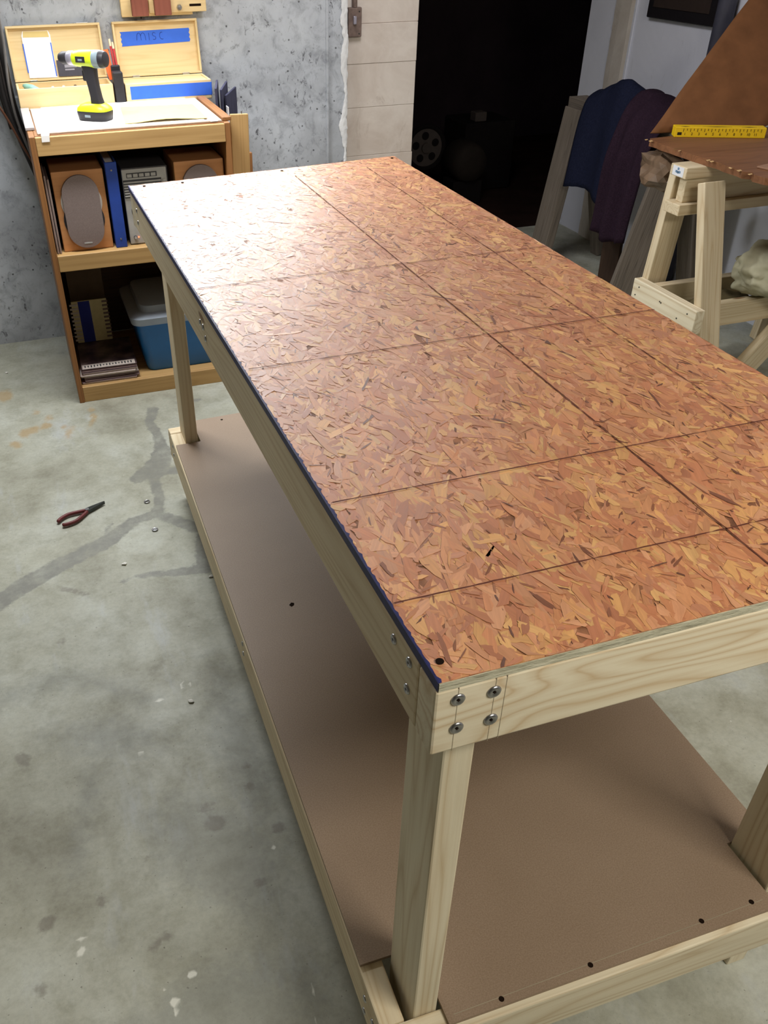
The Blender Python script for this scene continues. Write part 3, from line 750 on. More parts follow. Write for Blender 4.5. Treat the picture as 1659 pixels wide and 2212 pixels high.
# contents of the boxes: envelope, instruction plate, glue tube
def lid_thing(name, poly, th, mat, label, cat, M, ly, hz, off=.0004):
    bm = bmesh.new(); add_prism(bm, [(x, -z) for x, z in poly], 0, th)
    Mt = M @ Matrix.Translation((0, ly - off, hz)) @ Matrix(((1, 0, 0, 0), (0, 0, -1, 0), (0, -1, 0, 0), (0, 0, 0, 1)))
    return tag(from_bm(name, bm, mat, None, Mt), label, cat)
env = lid_thing('envelope', [(-.180, .012), (-.078, .010), (-.078, .150), (-.084, .164), (-.176, .165), (-.182, .150)], .003, PAPER, 'white paper envelope held in the lid of the left box', 'envelope', M1, ly1, hz1)
for x, z0, z1 in ((-.181, .03, .125), (-.080, .014, .125)):
    bm = bmesh.new(); add_prism(bm, [(x - .002, -z0), (x + .002, -z0), (x + .001, -z1), (x - .003, -z1)], 0, .0036)
    from_bm('blue_tape', bm, BTAPE, env, WM[env.name])
flap = lid_thing('flap', [(-.1775, .145), (-.083, .143), (-.086, .163), (-.174, .1645)], .0004, MANILA, None, None, M1, ly1, hz1, .0036)
flap.parent = env; flap.matrix_parent_inverse = WM[env.name].inverted()
DKG = plain('dark_grey_card', srgb(70, 68, 78), 0.5, 0.3)
GREY = plain('mid_grey_print', srgb(150, 148, 158), 0.6, 0.2)
ip = lid_thing('dark_card_case', [(-.072, .012), (.062, .010), (.062, .064), (-.072, .066)], .006, DKG, 'dark grey flat case leaning in the lid of the left box', 'case', M1, ly1, hz1)
for (a, b_, c, d) in ((-.045, .04, .0, .05), (-.045, .031, -.01, .036)):
    bm = bmesh.new(); add_prism(bm, [(a, -b_), (c, -b_), (c, -d), (a, -d)], 0, .0065); from_bm('printed_label', bm, GREY, ip, WM[ip.name])
bm = bmesh.new()
add_lathe(bm, [(0, .004), (.004, .005), (.022, .014), (.05, .016), (.075, .010), (.085, .004)], 16, Matrix.Translation((-.145, YB + .04, ZT + .045)) @ Matrix.Rotation(math.radians(-35), 4, 'Z') @ Matrix.Rotation(math.radians(18), 4, 'Y') @ Matrix.Rotation(PI, 4, 'Z'))
o = from_bm('glue_tube', bm, plain('green_tube', srgb(140, 186, 170), .45, .4, var=.3, scale=20), smooth=True); tag(o, 'pale green squeezed tube lying in the left box', 'tube')
CLEAR = plain('clear_plastic_grey', srgb(200, 200, 190), .25, .5)
for x, m, lab in ((-.105, CLEAR, 'small clear plastic capsule standing in the left box'), (-.065, CLEAR, 'second clear plastic capsule beside the wooden peg'), (-.022, DARKW, 'dark wooden peg standing inside the left box')):
    bm = bmesh.new(); add_lathe(bm, [(0, .007), (.01, .009), (.045, .009), (.055, .004)], 12, Matrix.Translation((x, YB + .10, ZT + .006)), 'Z')
    o = from_bm('capsule' if m is CLEAR else 'wooden_peg', bm, m, smooth=True); tag(o, lab, 'capsule' if m is CLEAR else 'peg')
# black case with pencils between the boxes
BLK = plain('black_leatherette', srgb(34, 33, 38), .5, .35, var=.2, scale=80)
cs = empty('pencil_case', (.131, 3.18, ZT), 'black upright case between the two wooden boxes', 'case')
box('case_body', (.113, 3.150, ZT + .0005), (.149, 3.20, ZT + .108), BLK, cs, .004, 2)
box('case_flap', (.114, 3.20, ZT + .0005), (.148, 3.215, ZT + .125), BLK, cs, .004, 2)
REDP = plain('red_pencil_paint', srgb(168, 34, 40), .35, .45); ORG = plain('orange_plastic', srgb(240, 98, 44), .4, .4)
ERAS = plain('pale_ferrule', srgb(224, 196, 160), .4, .4)
def pencil(x, y, z0, dx, L, label):
    t = empty('red_pencil', (x, y, z0), label, 'pencil')
    A = Vector((x, y, z0)); B = Vector((x + dx, y + .03, z0 + L))
    bm = bmesh.new(); add_cyl(bm, A, A.lerp(B, .84), .0042, seg=6); from_bm('shaft', bm, REDP, t)
    bm = bmesh.new(); add_cyl(bm, A.lerp(B, .84), A.lerp(B, .93), .0040, seg=12); from_bm('ferrule', bm, ERAS, t)
    bm = bmesh.new(); add_cyl(bm, A.lerp(B, .93), B, .0036, .003, seg=12); from_bm('eraser', bm, ERAS, t)
pencil(.143, 3.222, ZT + .06, -.006, .135, 'red pencil standing tallest beside the right box lid')
pencil(.134, 3.228, ZT + .06, -.006, .145, 'red pencil tucked behind the other beside the orange paddle')
bm = bmesh.new(); add_prism(bm, [(-.010, 0), (.010, 0), (.012, .10), (-.014, .10), (-.013, .03)], -.002, .002)
o = from_bm('plastic_scraper', bm, ORG, None, Matrix.Translation((.116, 3.224, ZT + .075)) @ Matrix.Rotation(-.12, 4, 'Y') @ Matrix.Rotation(math.radians(80), 4, 'X')); tag(o, 'flat orange plastic scraper standing between the boxes', 'scraper')

# cordless drill
LIME = plain('lime_green_plastic', srgb(198, 220, 34), .38, .45, var=.04); DGREY = plain('dark_grey_plastic', srgb(44, 42, 46), .5, .35); MGREY = plain('blue_grey_plastic', srgb(128, 142, 148), .4, .45)
SILV = plain('silver_collar', srgb(176, 172, 186), .35, .5, .5)
dr = empty('cordless_drill', (.004, 2.845, ZT + .008), 'lime green cordless drill standing upright on its black battery', 'drill')
MD = Matrix.Translation((.004, 2.845, ZT + .008)) @ Matrix.Rotation(math.radians(141.8), 4, 'Z')
def rr(bm, x0, x1, y, z0, z1, inset, nseg=3):
    vs = add_box(bm, (x0, -y, z0), (x1, y, z1))
    return vs
def shell(profile, seg=20):
    """profile: list of (z, cx, rx, ry) superellipse rings"""
    bm = bmesh.new(); rings = []
    for z, cx, rx, ry in profile:
        ring = []
        for k in range(seg):
            a = 2 * PI * k / seg; c, s = math.cos(a), math.sin(a)
            ring.append(bm.verts.new((cx + rx * math.copysign(abs(c) ** .55, c), ry * math.copysign(abs(s) ** .55, s), z)))
        rings.append(ring)
    for a, b in zip(rings, rings[1:]):
        for k in range(seg): bm.faces.new((a[k], a[(k + 1) % seg], b[(k + 1) % seg], b[k]))
    bm.faces.new(rings[0][::-1]); bm.faces.new(rings[-1]); return bm
def dpart(name, bm, mat, sm=True):
    o = from_bm(name, bm, mat, dr, MD)
    return smooth_by_angle(o, 45) if sm else o
dpart('battery', shell([(0, 0, .054, .034), (.003, 0, .057, .037), (.024, 0, .060, .040), (.030, 0, .059, .039)]), DGREY)
dpart('base_housing', shell([(.030, 0, .060, .040), (.038, 0, .058, .038), (.048, 0, .046, .030), (.052, -.002, .036, .024)]), LIME)
dpart('grip', shell([(.050, -.016, .022, .017), (.070, -.014, .019, .015), (.10, -.010, .019, .0145), (.13, -.006, .021, .015), (.155, -.004, .024, .017), (.165, -.002, .026, .018)]), DGREY)
bm = bmesh.new(); add_box(bm, (.010, -.008, .118), (.026, .008, .152), .005, 2); dpart('trigger', bm, DGREY)
HM = Matrix.Translation((0, 0, .185))
def lath(name, prof, mat):
    bm = bmesh.new(); add_lathe(bm, prof, 28, HM); dpart(name, bm, mat)
lath('motor_cap', [(-.072, .017), (-.070, .023), (-.060, .0265), (-.044, .027), (-.040, .0262)], DGREY)
lath('motor_housing', [(-.052, .0268), (-.044, .0275), (-.030, .0275), (-.026, .026)], MGREY)
lath('gear_housing', [(-.034, .0262), (-.026, .0275), (.020, .0265), (.046, .024), (.050, .022)], LIME)
lath('clutch_collar', [(.050, .0215), (.054, .0225), (.070, .0215), (.074, .019)], SILV)
lath('chuck', [(.074, .0185), (.078, .0195), (.096, .0190), (.108, .013), (.110, .007), (.106, .004)], DGREY)
for s in (1, -1):
    bm = bmesh.new(); add_box(bm, (-.006, min(s * .0262, s * .0278), .176), (.030, max(s * .0262, s * .0278), .194), .0006); dpart('name_plate', bm, DGREY, False)
    bm = bmesh.new(); add_box(bm, (.004, min(s * .0277, s * .0282), .181), (.020, max(s * .0277, s * .0282), .187), .0002); dpart('plate_print', bm, MGREY, False)
    bm = bmesh.new(); add_box(bm, (-.004, min(s * .037, s * .0402), .012), (.018, max(s * .037, s * .0402), .020), .001); dpart('battery_latch', bm, MGREY, False)

# things in the upper bay
GRILL = plain('grey_speaker_cloth', srgb(126, 112, 108), .9, .1, var=.15, scale=400); SILVP = plain('silver_radio_plastic', srgb(166, 164, 160), .4, .45); DARKP = plain('dark_radio_plastic', srgb(60, 60, 62), .5, .3)
CONE = plain('pale_cone_ring', srgb(196, 188, 180), .5, .3)
ZS = .5685
def speaker(x0, x1, y0, h, label):
    s = empty('bookshelf_speaker', ((x0 + x1) / 2, y0 + .11, ZS), label, 'speaker', 'wooden bookshelf speakers')
    box('cabinet', (x0, y0, ZS), (x1, y0 + .22, ZS + h), CHERRY, s, .003, 2)
    cx = (x0 + x1) / 2; r = (x1 - x0) * .36; z0, z1 = ZS + r + .012, ZS + h - r - .012
    M = Matrix.Translation((cx, y0, 0)) @ Matrix.Rotation(PI / 2, 4, 'X')
    for zz, col in ((z1 - .03, CONE), (z0 + .03, DGREY)):
        bm = bmesh.new(); add_lathe(bm, [(0, r * 1.12), (.003, r * 1.12), (.004, r * 1.06), (.0042, r * .9)], 32, Matrix.Translation((cx, y0, zz)) @ Matrix.Rotation(PI / 2, 4, 'X'), 'Z')
        from_bm('driver_ring', bm, col, s)
    bm = bmesh.new()
    poly = [(r * math.cos(a), z1 + r * math.sin(a)) for a in np.linspace(0, PI, 17)] + [(r * math.cos(a), z0 + r * math.sin(a)) for a in np.linspace(PI, 2 * PI, 17)]
    add_prism(bm, poly, .004, .016)
    from_bm('grille', bm, GRILL, s, M)
    box('badge', (cx - .014, y0 - .0168, ZS + .026), (cx + .014, y0 - .0155, ZS + .031), SILVP, s, .0003)
    return s
speaker(-.186, -.012, 2.715, .268, 'wooden speaker with grey rounded grille left of the blue binder')
speaker(.234, .412, 2.715, .268, 'wooden speaker at the right end of the upper shelf')
BINDER = plain('blue_binder_vinyl', srgb(34, 66, 150), .45, .4, var=.1)
bd = empty('ring_binder', (.016, 2.80, ZS), 'tall blue ring binder standing between speaker and radio', 'binder')
box('spine', (-.004, 2.700, ZS), (.036, 2.706, ZS + .288), BINDER, bd, .002)
for x in (-.004, .032): box('cover', (x, 2.706, ZS), (x + .004, 2.93, ZS + .288), BINDER, bd, .001)
box('pages', (.002, 2.712, ZS + .006), (.030, 2.92, ZS + .28), PAPER, bd, .001)
for z in (.03, .262):
    bm = bmesh.new(); add_cyl(bm, (.016, 2.7005, ZS + z), (.016, 2.6985, ZS + z), .004, .003, 12); from_bm('rivet', bm, STEEL, bd)
ra = empty('stereo_tower', (.128, 2.80, ZS), 'silver compact stereo unit on the upper shelf', 'stereo')
box('body', (.050, 2.728, ZS), (.212, 2.95, ZS + .258), DARKP, ra, .004, 2)
box('front_panel', (.050, 2.716, ZS + .002), (.206, 2.728, ZS + .256), SILVP, ra, .003, 2)
box('display_slot', (.066, 2.7145, ZS + .228), (.172, 2.7165, ZS + .244), DARKP, ra, .0005)
for k in range(5): box('slot_key', (.068 + k * .0208, 2.7135, ZS + .230), (.068 + k * .0208 + .0165, 2.7150, ZS + .241), SILVP, ra, .002)
for k in range(6): box('grille_slat', (.052, 2.7115, ZS + .166 + k * .009), (.184, 2.716, ZS + .1715 + k * .009), SILVP, ra, .0015)
box('grille_recess', (.052, 2.7150, ZS + .162), (.186, 2.7165, ZS + .222), DARKP, ra, .0003)
for k in range(4): box('side_key', (.190, 2.7130, ZS + .168 + k * .013), (.202, 2.716, ZS + .178 + k * .013), SILVP, ra, .001)
for (x, z, r, m) in ((.098, .115, .030, DARKP), (.070, .026, .0065, DARKP)):
    bm = bmesh.new(); add_cyl(bm, (x, 2.716, ZS + z), (x, 2.709, ZS + z), r, r * .92, 28); from_bm('knob', bm, m, ra)
bm = bmesh.new(); add_cyl(bm, (.070, 2.709, ZS + .026), (.070, 2.7075, ZS + .026), .005, seg=16); from_bm('power_button', bm, SILVP, ra)
LED = NT('red_led'); LED.b.inputs['Emission Color'].default_value = (1, .12, .04, 1); LED.b.inputs['Emission Strength'].default_value = 6; LED = LED.out(srgb(255, 60, 30), .3)
bm = bmesh.new(); add_cyl(bm, (.0815, 2.716, ZS + .026), (.0815, 2.714, ZS + .026), .0022, seg=10); from_bm('power_light', bm, LED, ra)
SLV = plain('clouded_plastic_sleeve', srgb(150, 132, 126), .3, .5, var=.2, scale=12)
for k, (x, h, lab) in enumerate(((-.208, .262, 'clouded plastic document sleeve nearest the left bookcase side'), (-.199, .250, 'clouded plastic document sleeve against the left speaker'))):
    o = box('document_sleeve', (x - .0035, 2.70, ZS), (x + .0035, 2.90, ZS + h), SLV, None, .002); tag(o, lab, 'sleeve')

# lower bay
ZL = .0645
PAGE = [plain('magazine_paper_%s' % n, srgb(*c), .5, .3, var=.12, scale=60) for n, c in (('cream', (176, 160, 150)), ('mauve', (140, 118, 122)), ('brown', (110, 88, 84)), ('pale', (188, 176, 166)))]
COVER = NT('magazine_cover'); _n = COVER.noise(COVER.coord(), 18, 3); COVER = COVER.out(COVER.ramp(_n, [(.35, srgb(44, 34, 38)), (.5, srgb(78, 60, 62)), (.68, srgb(116, 98, 94))]), .4)
zz = ZL
labs = ['bottom magazine of the stack on the lowest shelf', 'second magazine from the bottom of the stack', 'third magazine from the bottom of the stack', 'fourth magazine from the bottom of the stack', 'fifth magazine from the bottom of the stack', 'sixth magazine just under the top one', 'top magazine of the stack with a dark photo cover']
for k, lab in enumerate(labs):
    th = (.008, .007, .012, .007, .008, .006, .007)[k]
    m = empty('magazine', (-.10, 2.83, zz), lab, 'magazine', 'magazines stacked on the lowest shelf')
    R = Matrix.Translation((-.098 + rnd.uniform(-.006, .006), 2.835 + rnd.uniform(-.012, .008), 0)) @ Matrix.Rotation(rnd.uniform(-.05, .05), 4, 'Z')
    box('pages', (-.104, -.134, zz + .0004), (.104, .134, zz + th - .0008), PAGE[k % 4], m, .0006, M=R)
    cv = box('cover', (-.106, -.136, zz + th - .0008), (.106, .136, zz + th), COVER if k == 6 else PAGE[(k + 1) % 4], m, .0003, M=R)
    if k == 6:
        box('title_band', (-.103, -.134, zz + th - .0001), (.100, -.095, zz + th + .0004), PAGE[3], cv, .0001, M=R)
        for q in range(16):
            hq = rnd.uniform(.010, .022)
            box('title_letter', (-.094 + q * .0118, -.114 - hq / 2, zz + th + .0003), (-.094 + q * .0118 + .005, -.114 + hq / 2, zz + th + .0007), DARKP, cv, 0, M=R)
    zz += th + .0004
# spiral notebook leaning at the back
nb = empty('spiral_notebook', (-.123, 2.98, zz), 'cream spiral notebook with a blue stripe standing behind the magazines', 'notebook')
RM = Matrix.Translation((-.122, 2.965, zz + .001)) @ Matrix.Rotation(math.radians(-10), 4, 'X')
box('cover', (-.070, 0, 0), (.070, .010, .165), plain('cream_card', srgb(196, 184, 140), .6, .2), nb, .001, M=RM)
box('stripe', (-.044, -.0008, 0), (.002, 0, .163), plain('navy_card', srgb(38, 48, 134), .6, .2), nb, .0002, M=RM)
for k in range(10):
    z = .008 + k * .0155
    box('binding_tab', (-.078, -.003, z), (-.046, .002, z + .008), PAGE[3], nb, .001, M=RM)
    box('binding_tab', (.050, -.003, z + .003), (.074, .002, z + .010), PAGE[2], nb, .001, M=RM)
o = box('cardboard_panel', (-.19, 3.06, ZL), (-.05, 3.075, ZL + .36), plain('brown_cardboard_dim', srgb(96, 80, 64), .8, .1), None, .001); tag(o, 'dim brown cardboard panel behind the spiral notebook', 'cardboard')
# storage bin
BINB = plain('blue_bin_plastic', srgb(36, 104, 168), .35, .45, var=.05); LIDP = plain('clouded_lid_plastic', srgb(138, 146, 156), .3, .5, var=.06)
def rring(x0, x1, y0, y1, r, n=5):
    out = []
    for cx, cy, a0 in ((x1 - r, y1 - r, 0), (x0 + r, y1 - r, PI / 2), (x0 + r, y0 + r, PI), (x1 - r, y0 + r, 1.5 * PI)):
        for k in range(n + 1):
            a = a0 + PI / 2 * k / n; out.append((cx + r * math.cos(a), cy + r * math.sin(a)))
    return out
def loft(rings):
    bm = bmesh.new(); R = [[bm.verts.new((x, y, z)) for x, y in ring] for ring, z in rings]
    for a, b in zip(R, R[1:]):
        for k in range(len(a)): bm.faces.new((a[k], a[(k + 1) % len(a)], b[(k + 1) % len(b)], b[k]))
    bm.faces.new(R[0][::-1]); bm.faces.new(R[-1]); return bm
bn = empty('storage_bin', (.23, 2.88, ZL), 'blue plastic storage bin with clouded lid on the lowest shelf', 'bin')
smooth_by_angle(from_bm('tub', loft([(rring(.056, .388, 2.735, 3.06, .03), ZL), (rring(.050, .394, 2.728, 3.068, .032), ZL + .02), (rring(.028, .410, 2.712, 3.085, .036), ZL + .205)]), BINB, bn), 40)
smooth_by_angle(from_bm('lid', loft([(rring(.012, .414, 2.700, 3.095, .042), ZL + .200), (rring(.010, .415, 2.698, 3.097, .044), ZL + .226), (rring(.030, .404, 2.715, 3.08, .04), ZL + .236), (rring(.05, .39, 2.735, 3.06, .04), ZL + .238), (rring(.055, .385, 2.74, 3.055, .038), ZL + .262), (rring(.075, .365, 2.76, 3.035, .03), ZL + .266)]), LIDP, bn), 40)

# right of the bookcase
o = board('board_offcut', (.476, 2.79, 0), (.505, 2.825, .955), .066, .018, OAK, None, (0, 1, 0)); tag(o, 'narrow wooden board standing against the right side of the bookcase', 'board')
bm = bmesh.new(); add_cyl(bm, (.515, 2.825, .951), (.515, 2.826, .963), .002, seg=8); from_bm('nail', bm, STEEL, o)
o = board('board_offcut', (.535, 2.93, 0), (.548, 2.94, .80), .05, .02, OAKD, None, (0, 1, 0)); tag(o, 'shorter darker board standing behind the narrow one', 'board')
SAND = plain('charcoal_sheet', srgb(64, 64, 84), .8, .15, var=.15)
for k, (x, y, h, lab) in enumerate(((.462, 3.06, 1.02, 'charcoal sheet standing closest to the bookcase side'), (.488, 3.09, 1.01, 'charcoal sheet standing in the middle of three'), (.512, 3.12, .985, 'charcoal sheet standing nearest the concrete wall'))):
    bm = bmesh.new(); add_box(bm, (-.004, -.10, 0), (.004, .10, h), .001)
    o = from_bm('charcoal_sheet', bm, SAND, None, Matrix.Translation((x + .018 + .008 * k, y, 0)) @ Matrix.Rotation(math.radians(-14 - 5 * k), 4, 'Z')); tag(o, lab, 'sheet', 'charcoal sheets beside the bookcase')
o = box('paper_sheet', (.498, 2.965, .0), (.501, 3.0, .955), PAPER, None, .0005); tag(o, 'white paper edge sticking up between the charcoal sheets', 'paper')

# jig hung on the wall
YW = WY - .002
jg = empty('wall_jig', (.36, YW, 1.22), 'pale wooden jig with two reddish blocks mounted on the concrete wall', 'jig')
vboard('back_plate', (.196, YW - .022, 1.222), (.468, YW, 1.36), BOXW, jg)
vboard('sliding_bar', (.30, YW - .036, 1.232), (.520, YW - .0225, 1.275), BOXW, jg)
RBL = wood('reddish_block', srgb(142, 84, 70), srgb(116, 64, 54), .4, 8, .8, 18, .6, knots=False)
for x in (.232, .318): vboard('clamp_block', (x, YW - .062, 1.226), (x + .062, YW - .0365, 1.285), RBL, jg, 'z')
bm = bmesh.new(); add_cyl(bm, (.415, YW - .036, 1.248), (.415, YW - .048, 1.248), .011, .009, 6); add_cyl(bm, (.415, YW - .048, 1.248), (.415, YW - .056, 1.248), .005, seg=10); from_bm('bolt', bm, STEEL, jg)
box('slot', (.455, YW - .0368, 1.250), (.50, YW - .036, 1.258), HOLE, jg, .0003)

# hanging cords at the left
BLKC = plain('black_rubber_cord', srgb(30, 27, 27), .55, .3); GRYC = plain('grey_cord', srgb(96, 92, 90), .5, .3); BRNC = plain('brown_cord', srgb(84, 52, 36), .5, .3)
def cord(name, pts, r, mat, label, n=30):
    bm = bmesh.new(); add_tube(bm, spline(pts, n), r, 10); return tag(from_bm(name, bm, mat, smooth=True), label, 'cord', 'cords hanging left of the bookcase')
cord('power_cord', [(-.285, 3.26, 1.75), (-.272, 3.25, 1.30), (-.262, 3.25, 1.12), (-.258, 3.27, .96), (-.235, 3.285, .84), (-.17, 3.285, .6)], .012, BLKC, 'thick black cord hanging closest to the wooden boxes')
cord('power_cord', [(-.31, 3.27, 1.75), (-.30, 3.26, 1.30), (-.288, 3.25, 1.12), (-.286, 3.26, .98), (-.258, 3.255, .84), (-.195, 3.25, .6)], .010, BLKC, 'second black cord hanging left of the thick one')
cord('power_cord', [(-.25, 3.215, 1.75), (-.252, 3.215, 1.32), (-.250, 3.225, 1.18), (-.262, 3.22, 1.02), (-.25, 3.225, .88), (-.20, 3.225, .7)], .005, GRYC, 'thin grey cord crossing over the black cords')
cord('power_cord', [(-.36, 3.28, 1.6), (-.352, 3.26, 1.09), (-.318, 3.21, .99), (-.288, 3.21, .92), (-.255, 3.212, .83), (-.20, 3.212, .70)], .0045, BRNC, 'thin brown cord slanting toward the bookcase side')
bm = bmesh.new(); gr = []
for i in range(12):
    t = i / 11; row = []
    for j in range(5):
        s = j / 4
        row.append(Vector((-.345 + .055 * t + (.075 + .02 * math.sin(t * 5)) * s * (1 - .45 * t), 3.330 + .008 * math.sin(s * 6 + t * 4), 1.45 - .58 * t)))
    gr.append(row)
add_sheet(bm, gr, .006); o = from_bm('hanging_apron', bm, plain('charcoal_cloth', srgb(62, 56, 54), .85, .1, var=.3, scale=25), smooth=True); tag(o, 'charcoal cloth hanging behind the cords at the left', 'cloth')
TEAL = plain('teal_enamel', srgb(70, 110, 104), .4, .4)
o = empty('hand_tool', (-.345, 3.2, 1.06), 'teal metal hand tool hanging at the far left among the cords', 'tool')
box('body', (-.385, 3.19, 1.10), (-.308, 3.235, 1.165), TEAL, o, .01, 3); box('lever', (-.37, 3.185, 1.06), (-.316, 3.205, 1.095), SILV, o, .006, 2)
bm = bmesh.new(); add_tube(bm, spline([(-.345, 3.21, 1.16), (-.345, 3.24, 1.22), (-.345, 3.30, 1.26)], 10), .005, 8); from_bm('hook', bm, BLKC, o)

# ------------------------------------------------------------------ switch box on the pier
sb = empty('switch_box', (1.166, 3.45, 1.12), 'rusty brown electrical switch box on the whitewashed pier', 'switch')
RUSTM = plain('rusty_metal', srgb(124, 106, 98), .6, .3, .2, .3, 50)
box('cover_plate', (1.136, 3.428, 1.108), (1.196, 3.450, 1.215), RUSTM, sb, .004, 2)
box('toggle', (1.156, 3.418, 1.155), (1.170, 3.429, 1.185), SILV, sb, .003, 2)
bm = bmesh.new(); add_cyl(bm, (1.166, 3.437, 1.215), (1.166, 3.437, 2.39), .011, seg=16); from_bm('conduit', bm, RUSTM, sb)
for z in (1.12, 1.20):
    bm = bmesh.new(); add_cyl(bm, (1.184, 3.429, z), (1.184, 3.4265, z), .003, seg=8); from_bm('screw', bm, DSTEEL, sb)

# ------------------------------------------------------------------ objects in the dark room
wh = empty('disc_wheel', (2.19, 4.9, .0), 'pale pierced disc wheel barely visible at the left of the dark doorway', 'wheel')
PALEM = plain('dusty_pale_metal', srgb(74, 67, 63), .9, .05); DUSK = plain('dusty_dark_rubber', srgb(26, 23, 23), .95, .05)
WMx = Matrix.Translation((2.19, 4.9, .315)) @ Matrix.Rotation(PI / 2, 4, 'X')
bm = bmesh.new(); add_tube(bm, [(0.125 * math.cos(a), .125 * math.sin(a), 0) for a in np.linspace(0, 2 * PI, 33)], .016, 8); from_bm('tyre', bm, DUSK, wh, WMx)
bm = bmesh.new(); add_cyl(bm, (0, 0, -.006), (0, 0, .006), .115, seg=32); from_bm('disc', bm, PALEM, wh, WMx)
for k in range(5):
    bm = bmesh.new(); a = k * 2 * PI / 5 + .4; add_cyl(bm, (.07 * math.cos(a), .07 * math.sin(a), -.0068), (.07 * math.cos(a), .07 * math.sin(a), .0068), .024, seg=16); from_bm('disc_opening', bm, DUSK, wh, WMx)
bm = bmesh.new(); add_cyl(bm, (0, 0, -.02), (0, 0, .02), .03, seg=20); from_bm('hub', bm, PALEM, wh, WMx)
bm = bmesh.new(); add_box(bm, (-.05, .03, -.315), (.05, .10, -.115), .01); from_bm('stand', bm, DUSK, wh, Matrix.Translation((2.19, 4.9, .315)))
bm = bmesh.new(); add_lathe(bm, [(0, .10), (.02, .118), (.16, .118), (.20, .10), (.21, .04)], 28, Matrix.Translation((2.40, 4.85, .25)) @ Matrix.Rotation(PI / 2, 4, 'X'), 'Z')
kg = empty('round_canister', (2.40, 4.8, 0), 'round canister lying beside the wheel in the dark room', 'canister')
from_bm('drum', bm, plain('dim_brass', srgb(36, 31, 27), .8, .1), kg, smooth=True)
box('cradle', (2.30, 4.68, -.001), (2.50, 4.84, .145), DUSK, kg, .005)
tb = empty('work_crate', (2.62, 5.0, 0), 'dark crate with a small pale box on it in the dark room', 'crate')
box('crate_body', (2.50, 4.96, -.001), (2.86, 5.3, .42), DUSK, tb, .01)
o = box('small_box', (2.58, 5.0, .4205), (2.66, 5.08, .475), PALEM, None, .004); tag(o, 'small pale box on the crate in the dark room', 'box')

# ------------------------------------------------------------------ pale sawhorse
hs = empty('sawhorse', (2.3, 2.15, 0), 'new pale pine sawhorse carrying the brown board', 'sawhorse')
SX0, SX1, SYC = 1.95, 2.725, 2.20
tp = board('top_plate', (SX0, SYC, .778), (SX1, SYC, .778), .0889, .0381, PINE2, hs)
board('web_beam', (SX0 + .03, SYC, .7145), (SX1 - .02, SYC, .7145), .0381, .0889, PINE2, hs)
board('bottom_plate', (SX0 + .004, SYC, .651), (SX1, SYC, .651), .0889, .0381, PINE2, hs)
def yleg(x, s):
    if s < 0: return Vector((x, 2.105, .757)), Vector((x, 1.857, .004))
    return Vector((x, 2.262, .757)), Vector((x, 2.318, .004))
for x in (SX0 + .075, SX1 - .045):
    for s in (-1, 1):
        A, B = yleg(x, s)
        lg = board('leg', B, A, .0889, .0381, PINE2, hs, (0, -s, .4))
        if s < 0 and x < 2.2:
            for t, dx in ((.95, -.022), (.95, .022), (.86, -.022), (.86, .022), (.76, .008), (.70, -.004), (.62, .012), (.5, -.02), (.42, .014)):
                p = B.lerp(A, t) + Vector((dx, -.0195 * 0.93, -.0195 * .33))
                bm = bmesh.new(); add_cyl(bm, p, p + Vector((0, -.0015, -.0005)), .0028, seg=10); from_bm('screw_head', bm, DSTEEL, lg)
    st = board('end_stretcher', (x - .064, 1.925, .315), (x - .064, 2.305, .315), .0381, .0889, PINE, hs)
    if x < 2.2:
        for y, z in ((2.265, .335), (2.28, .30), (2.13, .325), (2.122, .323), (1.97, .335), (2.02, .30)):
            bm = bmesh.new(); add_cyl(bm, (x - .0830, y, z), (x - .0845, y, z), .0028, seg=10); from_bm('screw_head', bm, DSTEEL, st)
board('long_rail', (SX0 + .04, 2.235, .305), (SX1, 2.235, .305), .0381, .0889, PINE2, hs)
board('long_rail', (SX0 + .12, 2.03, .290), (SX1, 2.03, .290), .0381, .0889, PINE2, hs)
board('brace', (2.215, 1.965, .003), (2.46, 1.965, .30), .0381, .0889, PINE2, hs, (-.7, 0, .6))
STK = plain('white_sticker', srgb(226, 228, 232), .5, .3, var=.03); STKB = plain('blue_sticker_print', srgb(110, 140, 170), .5, .3)
box('sticker', (SX0 - .0006, SYC - .030, .762), (SX0 - .0001, SYC + .030, .794), STK, tp, .0001)
for y, z, a in ((SYC, .786, .005), (SYC - .008, .776, .006), (SYC + .008, .776, .006), (SYC, .774, .005)): box('sticker_print', (SX0 - .0009, y - a, z - .004), (SX0 - .0005, y + a, z + .004), STKB, tp, .0001)

# brown board on the sawhorse (chewed edges)
bm = bmesh.new()
poly = []
for k in range(46):
    y = 1.45 + (2.52 - 1.45) * k / 45
    poly.append((2.030 + .010 * mnoise.fractal(Vector((y * 14, 0, 3)), 1, 2, 4) + (.02 if rnd.random() < .08 else 0), y))
poly += [(2.30, 2.535), (2.735, 2.53), (2.735, 1.45)]
add_prism(bm, poly, .7975, .8195)
bb = from_bm('brown_board', bm, BROWNB); tag(bb, 'worn dark brown board with chipped edge lying on the pale sawhorse', 'board')
CHIP = plain('pale_wood_chip', srgb(206, 170, 120), .7, .2)
for k, y in enumerate((2.50, 2.47, 2.14, 2.12, 2.02, 1.98, 1.93, 2.30)):
    bm = bmesh.new(); x = 2.018; w = rnd.uniform(.006, .016); d = rnd.uniform(.008, .02)
    add_prism(bm, [(x - .002, y), (x + w, y + .004), (x + w * 1.3, y + d), (x, y + d * .8)], .8185, .8199); from_bm('chip', bm, CHIP, bb)
